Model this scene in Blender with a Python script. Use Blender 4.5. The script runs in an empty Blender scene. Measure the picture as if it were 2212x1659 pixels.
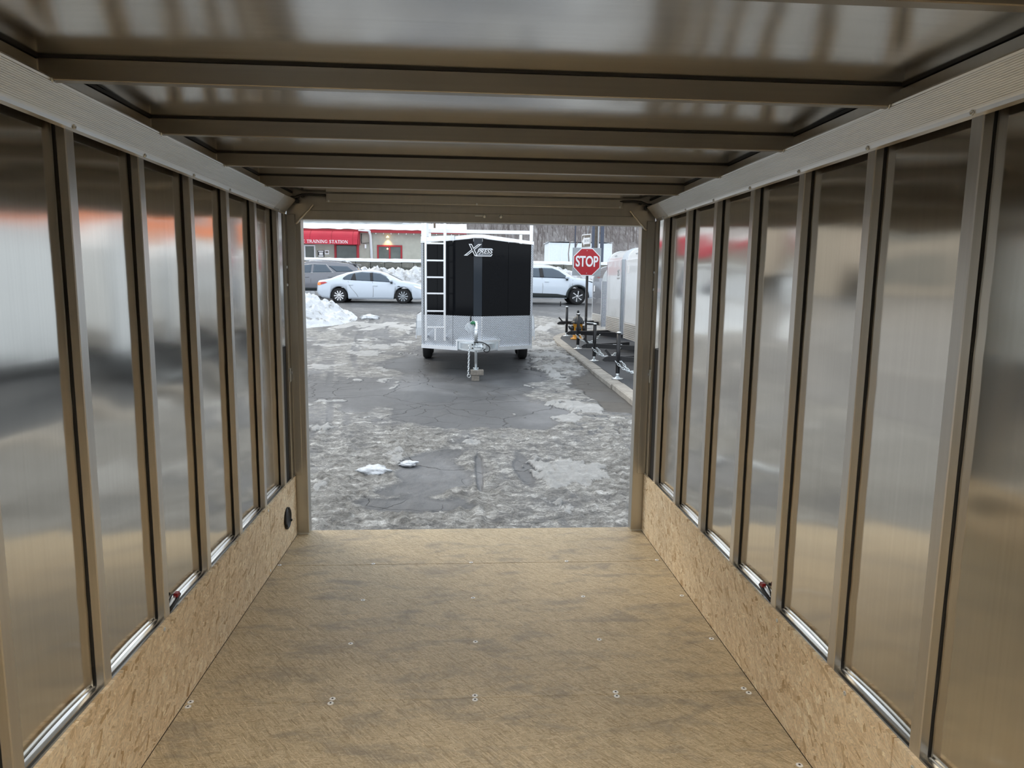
import bpy, math, random
import numpy as np
from mathutils import Matrix, Vector
random.seed(7); rng = np.random.default_rng(11)
S = bpy.context.scene; COL = S.collection
PI = math.pi

# ------------------------------------------------------------------ camera, sky, light, exposure
F_PX, CAM = 1514.54, (-0.0544, 0.0, 1.5148)
yaw, pitch, roll = 0.0689, 0.1399, 0.0132
fw = Vector((math.sin(yaw)*math.cos(pitch), math.cos(yaw)*math.cos(pitch), -math.sin(pitch)))
r0 = Vector((math.cos(yaw), -math.sin(yaw), 0)); u0 = r0.cross(fw)
rt = r0*math.cos(roll) + u0*math.sin(roll); up = -r0*math.sin(roll) + u0*math.cos(roll)
cd = bpy.data.cameras.new('camera'); cam = bpy.data.objects.new('camera', cd); COL.objects.link(cam)
cam.matrix_world = Matrix(((rt.x, up.x, -fw.x, CAM[0]), (rt.y, up.y, -fw.y, CAM[1]), (rt.z, up.z, -fw.z, CAM[2]), (0, 0, 0, 1)))
cd.sensor_width = 36; cd.lens = F_PX*36/2212; cd.clip_start = 0.02; cd.clip_end = 600
S.camera = cam
W = bpy.data.worlds.new('overcast'); S.world = W; W.use_nodes = True
bg = W.node_tree.nodes['Background']; bg.inputs[0].default_value = (0.85, 0.925, 1.0, 1); bg.inputs[1].default_value = 1.65
sl = bpy.data.lights.new('low_sun', 'SUN'); sl.energy = 1.3; sl.color = (1.0, 0.87, 0.68); sl.angle = math.radians(22)
sun = bpy.data.objects.new('low_sun', sl); COL.objects.link(sun)
sun.rotation_euler = Vector((.52, -.52, -.68)).to_track_quat('-Z', 'Y').to_euler()
V = S.view_settings; V.view_transform = 'Standard'; V.look = 'None'; V.exposure = 0.0; V.gamma = 1.0; V.use_curve_mapping = False
S.cycles.max_bounces = 7; S.cycles.glossy_bounces = 5; S.cycles.diffuse_bounces = 4
S.cycles.use_adaptive_sampling = True; S.cycles.adaptive_threshold = 0.02
S.cycles.use_denoising = True
S.cycles.sample_clamp_indirect = 6

# ------------------------------------------------------------------ materials
M = {}
def nt(name):
    m = bpy.data.materials.new(name); m.use_nodes = True; t = m.node_tree
    return m, t, t.nodes['Principled BSDF']
def lk(t, a, b): t.links.new(a, b)
def N(t, typ, **k):
    n = t.nodes.new(typ)
    for a, b in k.items(): setattr(n, a, b)
    return n
def ramp(t, stops, interp='LINEAR'):
    r = N(t, 'ShaderNodeValToRGB'); r.color_ramp.interpolation = interp
    e = r.color_ramp.elements
    while len(e) < len(stops): e.new(0.5)
    for i, (p, c) in enumerate(stops):
        e[i].position = p; e[i].color = (c[0], c[1], c[2], 1) if not isinstance(c, (int, float)) else (c, c, c, 1)
    return r
def mathn(t, op, a, b=None, clamp=False):
    n = N(t, 'ShaderNodeMath', operation=op); n.use_clamp = clamp
    for i, x in enumerate((a, b)):
        if x is None: continue
        if isinstance(x, (int, float)): n.inputs[i].default_value = x
        else: lk(t, x, n.inputs[i])
    return n.outputs[0]
def mixc(t, f, a, b, mode='MIX'):
    n = N(t, 'ShaderNodeMix', data_type='RGBA', blend_type=mode)
    for s, x in ((n.inputs[0], f), (n.inputs[6], a), (n.inputs[7], b)):
        if isinstance(x, (int, float)): s.default_value = x
        elif isinstance(x, tuple): s.default_value = (x[0], x[1], x[2], 1)
        else: lk(t, x, s)
    return n.outputs[2]
def coords(t, scale=(1, 1, 1), rot=(0, 0, 0), loc=(0, 0, 0)):
    tc = N(t, 'ShaderNodeTexCoord'); mp = N(t, 'ShaderNodeMapping')
    mp.inputs['Scale'].default_value = scale; mp.inputs['Rotation'].default_value = rot; mp.inputs['Location'].default_value = loc
    lk(t, tc.outputs['Object'], mp.inputs[0]); return mp.outputs[0]
def noise(t, vec, scale, detail=4, rough=0.55, dist=0):
    n = N(t, 'ShaderNodeTexNoise'); n.inputs['Scale'].default_value = scale; n.inputs['Detail'].default_value = detail
    n.inputs['Roughness'].default_value = rough; n.inputs['Distortion'].default_value = dist
    lk(t, vec, n.inputs['Vector']); return n.outputs['Fac']
def bump(t, p, h, strength, dist=0.01):
    b = N(t, 'ShaderNodeBump'); b.inputs['Strength'].default_value = strength; b.inputs['Distance'].default_value = dist
    lk(t, h, b.inputs['Height']); lk(t, b.outputs[0], p.inputs['Normal'])
def simple(name, col, rough=0.5, metal=0.0, var=0.06, vscale=8, bmp=0.0, bscale=60, spec=None, coat=0, emit=None, es=0):
    m, t, p = nt(name)
    v = coords(t); n = noise(t, v, vscale)
    hi = tuple(min(1, c*(1+var)) for c in col); lo = tuple(c*(1-var) for c in col)
    lk(t, ramp(t, [(0.3, lo), (0.7, hi)]).outputs[0], p.inputs['Base Color']) if False else None
    r = ramp(t, [(0.3, lo), (0.7, hi)]); lk(t, n, r.inputs[0]); lk(t, r.outputs[0], p.inputs['Base Color'])
    p.inputs['Roughness'].default_value = rough; p.inputs['Metallic'].default_value = metal
    if spec is not None: p.inputs['Specular IOR Level'].default_value = spec
    if coat: p.inputs['Coat Weight'].default_value = coat
    if bmp: bump(t, p, noise(t, v, bscale, 5), bmp, 0.01)
    if emit: p.inputs['Emission Color'].default_value = (*emit, 1); p.inputs['Emission Strength'].default_value = es
    M[name] = m; return m
def alu(name, col, rough, stretch=(60, 60, 1.2), bmp=0.02, aniso=0.0, arot=0.0, var=0.05, wave=0.0, tax='Z'):
    m, t, p = nt(name)
    v = coords(t, scale=stretch); n = noise(t, v, 1.0, 5, 0.6)
    r = ramp(t, [(0.25, tuple(c*(1-var) for c in col)), (0.75, tuple(min(1, c*(1+var)) for c in col))])
    lk(t, n, r.inputs[0]); lk(t, r.outputs[0], p.inputs['Base Color'])
    p.inputs['Metallic'].default_value = 1
    rr = N(t, 'ShaderNodeMapRange'); rr.inputs[3].default_value = rough*0.85; rr.inputs[4].default_value = rough*1.18
    lk(t, noise(t, coords(t), 2.5, 3), rr.inputs[0]); lk(t, rr.outputs[0], p.inputs['Roughness'])
    if aniso:
        p.inputs['Anisotropic'].default_value = aniso; p.inputs['Anisotropic Rotation'].default_value = arot
        tg = N(t, 'ShaderNodeTangent', direction_type='RADIAL', axis=tax); lk(t, tg.outputs[0], p.inputs['Tangent'])
    if bmp: bump(t, p, n, bmp, 0.002)
    M[name] = m; return m
alu('wall_skin', (0.70, 0.67, 0.61), 0.105, (3, 90, 0.9), 0.004, aniso=0.0)
alu('ceiling_skin', (0.84, 0.84, 0.83), 0.18, (2, 60, 2), 0.006)
alu('stud_metal', (0.66, 0.635, 0.59), 0.33, (70, 70, 1.0), 0.02)
alu('bow_metal', (0.37, 0.345, 0.30), 0.34, (1.0, 70, 70), 0.02)
alu('cove_metal', (0.80, 0.79, 0.76), 0.36, (70, 1.0, 70), 0.02)
alu('frame_metal', (0.55, 0.53, 0.485), 0.36, (40, 40, 2), 0.03)
alu('rail_metal', (0.86, 0.86, 0.85), 0.22, (60, 1.2, 60), 0.02)
alu('bright_alu', (0.88, 0.90, 0.93), 0.34, (30, 30, 30), 0.02)
alu('weld_metal', (0.75, 0.70, 0.60), 0.4, (60, 60, 60), 0.25)
alu('galvanised', (0.78, 0.82, 0.84), 0.36, (25, 25, 25), 0.05, var=0.12)
simple('black_tape', (0.006, 0.006, 0.006), 0.6)
simple('black_rubber', (0.012, 0.012, 0.013), 0.55, bmp=0.1)
simple('black_steel', (0.012, 0.012, 0.014), 0.38, bmp=0.05)
simple('white_screw', (0.86, 0.87, 0.88), 0.35, 0.0)
simple('dark_hole', (0.01, 0.01, 0.01), 0.8)
simple('red_plastic', (0.25, 0.008, 0.012), 0.4)
simple('white_plastic', (0.8, 0.8, 0.8), 0.4)
simple('white_paint', (0.80, 0.84, 0.88), 0.22, var=0.02, coat=0.4)
simple('car_white', (0.68, 0.76, 0.86), 0.2, var=0.01, coat=0.6)
simple('car_grey', (0.20, 0.205, 0.23), 0.26, 0.25, var=0.02, coat=0.5)
simple('car_glass', (0.05, 0.08, 0.115), 0.05, var=0.02, spec=0.8)
simple('clear_glass', (0.10, 0.17, 0.20), 0.05, var=0.2, vscale=3, spec=0.8)
simple('cladding', (0.02, 0.028, 0.030), 0.55)
simple('tyre', (0.013, 0.013, 0.014), 0.8, bmp=0.2)
simple('rim_alloy', (0.72, 0.73, 0.75), 0.3, 0.8)
simple('rim_dark', (0.06, 0.065, 0.07), 0.4, 0.4)
simple('tail_red', (0.55, 0.03, 0.03), 0.2, coat=0.5)
simple('lamp_amber', (0.9, 0.25, 0.04), 0.3, emit=(1.0, 0.25, 0.03), es=0.8)
simple('headlamp', (0.75, 0.80, 0.78), 0.1, emit=(1, 0.97, 0.8), es=0.35)
simple('black_panel', (0.003, 0.0035, 0.005), 0.07, var=0.02, spec=0.12)
simple('black_panel_sheen', (0.035, 0.042, 0.052), 0.10, var=0.02, spec=0.25)  # nose centre strip: lighter reflection painted into the black
simple('sign_red', (0.42, 0.008, 0.018), 0.4, var=0.04)
simple('sign_white', (0.85, 0.87, 0.9), 0.4, var=0.02)
simple('sign_grey', (0.36, 0.39, 0.42), 0.5, var=0.06)
simple('sign_dark', (0.17, 0.15, 0.13), 0.5)
simple('sign_text_grey', (0.40, 0.42, 0.44), 0.5)
simple('post_brown', (0.030, 0.024, 0.021), 0.5, bmp=0.05)
simple('hydrant_yellow', (0.62, 0.27, 0.015), 0.45, var=0.12, vscale=20, bmp=0.1)
simple('hydrant_black', (0.022, 0.026, 0.030), 0.45)
simple('awning_red', (0.50, 0.030, 0.055), 0.75, var=0.08, vscale=1.5, bmp=0.05)
simple('trim_red', (0.33, 0.02, 0.03), 0.6)
simple('stucco', (0.42, 0.42, 0.37), 0.9, var=0.10, vscale=2, bmp=0.3, bscale=30)
simple('grey_block', (0.40, 0.41, 0.40), 0.9, var=0.15, vscale=1.5, bmp=0.3, bscale=12)
simple('shop_glass', (0.06, 0.075, 0.07), 0.06, var=0.5, vscale=0.9, spec=0.7)
simple('brown_wood', (0.13, 0.095, 0.07), 0.8, var=0.3, vscale=12, bmp=0.2)
simple('timber_block', (0.20, 0.18, 0.155), 0.85, var=0.25, vscale=25, bmp=0.3)
simple('pole_blue', (0.07, 0.085, 0.125), 0.5)
simple('pole_wood', (0.20, 0.17, 0.14), 0.85, var=0.25, bmp=0.3)
simple('bark', (0.24, 0.215, 0.21), 0.9, var=0.2)
simple('bark_light', (0.30, 0.27, 0.26), 0.9, var=0.2)
simple('tent_white', (0.72, 0.80, 0.86), 0.6, var=0.03)
simple('granite', (0.34, 0.315, 0.28), 0.8, var=0.22, vscale=6, bmp=0.35, bscale=50)
simple('plastic_film', (0.75, 0.80, 0.85), 0.25, var=0.1)
M['plastic_film'].node_tree.nodes['Principled BSDF'].inputs['Alpha'].default_value = 0.45
simple('green_plastic', (0.03, 0.20, 0.09), 0.5)
simple('sticker', (0.62, 0.66, 0.72), 0.5)
simple('orange_band', (0.85, 0.22, 0.06), 0.5)
simple('warm_wall', (0.50, 0.42, 0.33), 0.8)
simple('leaf_litter', (0.10, 0.035, 0.025), 0.9)
simple('lamp_glow', (1, 0.8, 0.4), 0.4, emit=(1.0, 0.62, 0.2), es=5)
simple('fill_lens', (0.9, 0.9, 0.88), 0.4, emit=(1.0, 0.86, 0.66), es=0.2)  # faint glow for the lens of the added fill lamps

def osb(name, plane, base, stops, s_long, s_short, dirs, cover=0.5, stain=0.0, rough=0.6, bmp=0.15, fibre=(0.62, 1.18), specks=0.5):
    # layers of wood strands, each with its own direction, laid one over the other
    m, t, p = nt(name)
    tc = N(t, 'ShaderNodeTexCoord'); src = tc.outputs['Object']
    nz = N(t, 'ShaderNodeTexNoise'); nz.inputs['Scale'].default_value = 14; nz.inputs['Detail'].default_value = 3; lk(t, src, nz.inputs['Vector'])
    mv = N(t, 'ShaderNodeVectorMath', operation='MULTIPLY_ADD'); mv.inputs[1].default_value = (0.012,)*3; lk(t, nz.outputs['Color'], mv.inputs[0]); lk(t, src, mv.inputs[2])
    vf = coords(t); c = None; hgt = None
    for i, a in enumerate(dirs):
        pre = N(t, 'ShaderNodeMapping'); pre.inputs['Rotation'].default_value = (0, 0, a) if plane == 'xy' else (a, 0, 0); lk(t, mv.outputs[0], pre.inputs[0])
        k = 1+.22*((i*7) % 4)
        mp = N(t, 'ShaderNodeMapping'); mp.inputs['Scale'].default_value = (s_long*k, s_short/k**.5, 1) if plane == 'xy' else (1, s_long*k, s_short/k**.5)
        mp.inputs['Location'].default_value = (3.1*i, 1.7*i, 2.3*i); lk(t, pre.outputs[0], mp.inputs[0])
        vo = N(t, 'ShaderNodeTexVoronoi', feature='F1', distance='CHEBYCHEV'); vo.inputs['Scale'].default_value = 1; vo.inputs['Randomness'].default_value = .9; lk(t, mp.outputs[0], vo.inputs['Vector'])
        sp = N(t, 'ShaderNodeSeparateColor'); lk(t, vo.outputs['Color'], sp.inputs[0])
        r = ramp(t, stops); lk(t, sp.outputs[0], r.inputs[0])
        fn = noise(t, mp.outputs[0], 3.2, 4, .65); fr = ramp(t, [(.3, fibre[0]), (.52, 1.0), (.72, fibre[1])]); lk(t, fn, fr.inputs[0])
        ci = mixc(t, 1.0, r.outputs[0], fr.outputs[0], 'MULTIPLY')
        if c is None: c = ci; hgt = sp.outputs[0]
        else:
            g = mathn(t, 'GREATER_THAN', sp.outputs[1], 1-cover)
            # a darker rim where a strand overlaps the one below
            c = mixc(t, g, c, ci); h2 = mathn(t, 'ADD', sp.outputs[0], .25*i)
            mh = N(t, 'ShaderNodeMix', data_type='FLOAT'); lk(t, g, mh.inputs[0]); lk(t, hgt, mh.inputs[2]); lk(t, h2, mh.inputs[3]); hgt = mh.outputs[0]
    big = noise(t, vf, 1.6, 5, 0.6); rb = ramp(t, [(0.30, (0.84, 0.83, 0.82)), (0.65, (1.06, 1.05, 1.03))]); lk(t, big, rb.inputs[0]); c = mixc(t, 0.9, c, rb.outputs[0], 'MULTIPLY')
    sp2 = noise(t, coords(t, scale=(1, 1, 1)), 75, 5, 0.75); rs = ramp(t, [(0.30, 0.30), (0.37, 1.0)]); lk(t, sp2, rs.inputs[0]); c = mixc(t, specks, c, rs.outputs[0], 'MULTIPLY')
    if stain:
        st = noise(t, coords(t, scale=(2.2, 5.5, 1)), 1.6, 7, 0.68, 0.4); rst = ramp(t, [(0.50, 0.0), (0.66, 1.0)]); lk(t, st, rst.inputs[0])
        c = mixc(t, mathn(t, 'MULTIPLY', rst.outputs[0], stain), c, (0.21, 0.185, 0.155))
        for ang, th, am, col in ((0.9, .675, .5, (0.74, 0.62, 0.46)), (-0.5, .69, .4, (0.74, 0.62, 0.46)), (-0.10, .655, .5, (0.13, 0.10, 0.07)), (0.25, .67, .4, (0.16, 0.12, 0.08))):
            pre = N(t, 'ShaderNodeMapping'); pre.inputs['Rotation'].default_value = (0, 0, ang); lk(t, src, pre.inputs[0])
            mp = N(t, 'ShaderNodeMapping'); mp.inputs['Scale'].default_value = (10, 120, 1); lk(t, pre.outputs[0], mp.inputs[0])
            q = noise(t, mp.outputs[0], 1.0, 4, 0.6); rq = ramp(t, [(th, 0.0), (th+.05, 1.0)]); lk(t, q, rq.inputs[0]); c = mixc(t, mathn(t, 'MULTIPLY', rq.outputs[0], am), c, col)
    lk(t, c, p.inputs['Base Color']); p.inputs['Roughness'].default_value = rough
    bump(t, p, mathn(t, 'ADD', hgt, mathn(t, 'MULTIPLY', sp2, .5)), bmp, 0.002)
    M[name] = m
osb('osb_kick', 'yz', None, [(0.0, (0.46, 0.31, 0.16)), (0.12, (0.66, 0.51, 0.33)), (0.4, (0.76, 0.62, 0.43)), (0.65, (0.82, 0.69, 0.50)), (0.85, (0.72, 0.56, 0.37)), (1.0, (0.90, 0.80, 0.61))],
    15, 78, (0.2, -0.75, 1.3, 0.55, -0.25, -1.0), cover=0.46, fibre=(0.68, 1.2), specks=.5)
osb('osb_floor', 'xy', None, [(0.0, (0.37, 0.285, 0.170)), (0.25, (0.475, 0.382, 0.245)), (0.6, (0.53, 0.435, 0.288)), (1.0, (0.64, 0.54, 0.38))],
    22, 270, (0.1, -0.35, 0.5, -0.12, 0.9), cover=0.45, stain=0.6, rough=0.55, fibre=(0.50, 1.28), specks=0.75)

def make_diamond():
    m, t, p = nt('diamond_plate')
    hs = []
    tc = N(t, 'ShaderNodeTexCoord'); sx = N(t, 'ShaderNodeSeparateXYZ'); lk(t, tc.outputs['Object'], sx.inputs[0])
    a = mathn(t, 'MULTIPLY', sx.outputs[0], 1.1)
    u = mathn(t, 'MULTIPLY', a, 165.0); w = mathn(t, 'MULTIPLY', sx.outputs[2], 190.0)
    h = mathn(t, 'MULTIPLY', mathn(t, 'SINE', u), mathn(t, 'SINE', w))
    r = ramp(t, [(0.25, (0.13, 0.15, 0.18)), (0.8, (0.86, 0.89, 0.94))]); lk(t, mathn(t, 'ADD', mathn(t, 'MULTIPLY', h, 0.5), 0.5), r.inputs[0])
    lk(t, r.outputs[0], p.inputs['Base Color']); p.inputs['Metallic'].default_value = 1; p.inputs['Roughness'].default_value = 0.25
    bump(t, p, h, 0.5, 0.01); M['diamond_plate'] = m
make_diamond()

def make_snow(name, dirt):
    m, t, p = nt(name)
    v = coords(t); n = noise(t, v, 4.0, 8, 0.65); r = ramp(t, [(0.34, (0.36, 0.35, 0.34)), (0.34+dirt, (0.80, 0.83, 0.87)), (0.9, (0.90, 0.92, 0.95))])
    lk(t, n, r.inputs[0]); lk(t, r.outputs[0], p.inputs['Base Color']); p.inputs['Roughness'].default_value = 0.7
    bump(t, p, noise(t, v, 14, 6, 0.7), 0.8, 0.08); M[name] = m
make_snow('snow', 0.10); make_snow('roof_snow', 0.001); make_snow('bank_snow', 0.2)
def make_wall_stone():
    m, t, p = nt('wall_stone')
    v = coords(t, scale=(1, 1, 2.2)); vo = N(t, 'ShaderNodeTexVoronoi', feature='F1'); vo.inputs['Scale'].default_value = 1.4; lk(t, v, vo.inputs['Vector'])
    r = ramp(t, [(0.0, (0.06, 0.07, 0.06)), (0.5, (0.16, 0.16, 0.14)), (1.0, (0.30, 0.29, 0.26))]); sp = N(t, 'ShaderNodeSeparateColor')
    lk(t, vo.outputs['Color'], sp.inputs[0]); lk(t, mathn(t, 'MULTIPLY', mathn(t, 'ADD', sp.outputs[0], noise(t, v, 6, 5)), 0.5), r.inputs[0])
    lk(t, r.outputs[0], p.inputs['Base Color']); p.inputs['Roughness'].default_value = 0.9
    bump(t, p, noise(t, v, 10, 5), 0.4, 0.05); M['wall_stone'] = m
make_wall_stone()
def make_hill():
    m, t, p = nt('hillside')
    v = coords(t); n = noise(t, coords(t, scale=(2.6, .35, .35)), 1.0, 9, 0.8); n2 = noise(t, v, .25, 6, .65); k = mathn(t, 'ADD', mathn(t, 'MULTIPLY', n, .7), mathn(t, 'MULTIPLY', n2, .3))
    r = ramp(t, [(0.36, (0.17, 0.155, 0.15)), (0.47, (0.29, 0.27, 0.27)), (0.56, (0.43, 0.41, 0.415)), (0.62, (0.66, 0.67, 0.69)), (0.66, (0.85, 0.87, 0.90))])
    lk(t, k, r.inputs[0]); lk(t, r.outputs[0], p.inputs['Base Color']); p.inputs['Roughness'].default_value = 0.95
    bump(t, p, n, 0.8, 0.4); M['hillside'] = m
make_hill()

def make_ground():
    m, t, p = nt('street_surface')
    at = N(t, 'ShaderNodeAttribute', attribute_name='cover'); sp = N(t, 'ShaderNodeSeparateColor'); lk(t, at.outputs['Color'], sp.inputs[0])
    ice, wet_shade, dirt = sp.outputs[0], sp.outputs[1], sp.outputs[2]
    v = coords(t)
    # asphalt: aggregate speckle, weathered tone, crack network
    agg = noise(t, v, 170, 3, 0.7); ra = ramp(t, [(0.25, (0.066, 0.067, 0.070)), (0.6, (0.132, 0.134, 0.139)), (0.8, (0.25, 0.25, 0.245))]); lk(t, agg, ra.inputs[0])
    tone = noise(t, v, 0.55, 6, 0.6); rt_ = ramp(t, [(0.32, 0.80), (0.5, 1.0), (0.62, 1.55)]); lk(t, tone, rt_.inputs[0]); asp = mixc(t, 1.0, ra.outputs[0], rt_.outputs[0], 'MULTIPLY')
    def cracks(scale, width, dist, seedloc):
        nz = N(t, 'ShaderNodeTexNoise'); nz.inputs['Scale'].default_value = 2.2; nz.inputs['Detail'].default_value = 5; lk(t, v, nz.inputs['Vector'])
        mv = N(t, 'ShaderNodeVectorMath', operation='MULTIPLY_ADD'); mv.inputs[1].default_value = (dist,)*3; lk(t, nz.outputs['Color'], mv.inputs[0]); lk(t, v, mv.inputs[2])
        ad = N(t, 'ShaderNodeVectorMath', operation='MULTIPLY_ADD'); ad.inputs[1].default_value = (1, 1, 0); ad.inputs[2].default_value = seedloc; lk(t, mv.outputs[0], ad.inputs[0])
        vo = N(t, 'ShaderNodeTexVoronoi', feature='DISTANCE_TO_EDGE', voronoi_dimensions='2D'); vo.inputs['Scale'].default_value = scale; lk(t, ad.outputs[0], vo.inputs['Vector'])
        r = ramp(t, [(0.0, 1.0), (width, 0.0)]); lk(t, vo.outputs['Distance'], r.inputs[0]); return r.outputs[0]
    ck = mathn(t, 'MAXIMUM', cracks(0.75, 0.0075, 0.5, (3.3, 0.4, 0)), mathn(t, 'MULTIPLY', cracks(2.0, 0.013, 0.35, (9.1, 2.2, 0)), ramp_of(t, noise(t, v, 0.7, 3), 0.50, 0.58)))
    asp = mixc(t, mathn(t, 'MULTIPLY', ck, 0.85), asp, (0.035, 0.033, 0.032))
    asp = mixc(t, dirt, asp, mixc(t, noise(t, v, 6, 6, 0.7), (0.040, 0.035, 0.029), (0.115, 0.103, 0.087)))
    asp = mixc(t, mathn(t, 'MULTIPLY', wet_shade, 0.45), asp, mixc(t, 1.0, asp, (0.42, 0.42, 0.43), 'MULTIPLY'))  # wet asphalt is darker; this also paints shade under the black trailer
    # ice and packed slush
    ni = noise(t, coords(t, scale=(.75, 1.35, 1)), 6, 10, 0.80, .5); ri = ramp(t, [(0.33, (0.075, 0.070, 0.065)), (0.43, (0.20, 0.192, 0.177)), (0.53, (0.38, 0.368, 0.345)), (0.65, (0.84, 0.83, 0.80))]); lk(t, ni, ri.inputs[0])
    grit = noise(t, v, 60, 6, 0.8); rg = ramp(t, [(0.32, 0.45), (0.5, 0.95), (0.7, 1.25)]); lk(t, grit, rg.inputs[0]); icec = mixc(t, 0.85, ri.outputs[0], rg.outputs[0], 'MULTIPLY')
    c = mixc(t, ramp_of(t, mathn(t, 'ADD', ice, mathn(t, 'ADD', mathn(t, 'MULTIPLY', mathn(t, 'SUBTRACT', grit, 0.5), 0.7), mathn(t, 'MULTIPLY', mathn(t, 'SUBTRACT', ni, 0.5), 0.9))), 0.34, 0.72), asp, icec)
    c = mixc(t, mathn(t, 'MULTIPLY', ramp_of(t, mathn(t, 'ADD', at.outputs['Alpha'], mathn(t, 'MULTIPLY', mathn(t, 'SUBTRACT', grit, 0.5), 2.2)), 0.40, 0.80), 0.70), c, (0.60, 0.60, 0.595))
    # dry salt bloom
    lk(t, c, p.inputs['Base Color'])
    rr = mathn(t, 'SUBTRACT', 0.62, mathn(t, 'MULTIPLY', wet_shade, 0.20)); rr = mathn(t, 'SUBTRACT', rr, mathn(t, 'MULTIPLY', ice, 0.20)); lk(t, rr, p.inputs['Roughness'])
    hb = mathn(t, 'ADD', mathn(t, 'MULTIPLY', mathn(t, 'ADD', noise(t, v, 30, 8, 0.75), mathn(t, 'MULTIPLY', ni, 1.5)), mathn(t, 'ADD', mathn(t, 'MULTIPLY', ice, 1.3), 0.10)), mathn(t, 'MULTIPLY', ck, -0.6))
    bump(t, p, hb, 0.9, 0.03)
    M['street_surface'] = m
def ramp_of(t, x, a, b):
    r = ramp(t, [(a, 0.0), (b, 1.0)]); lk(t, x, r.inputs[0]); return r.outputs[0]
make_ground()
simple('sidewalk_asphalt', (0.055, 0.058, 0.064), 0.7, var=0.25, vscale=40, bmp=0.25, bscale=150)

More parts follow.
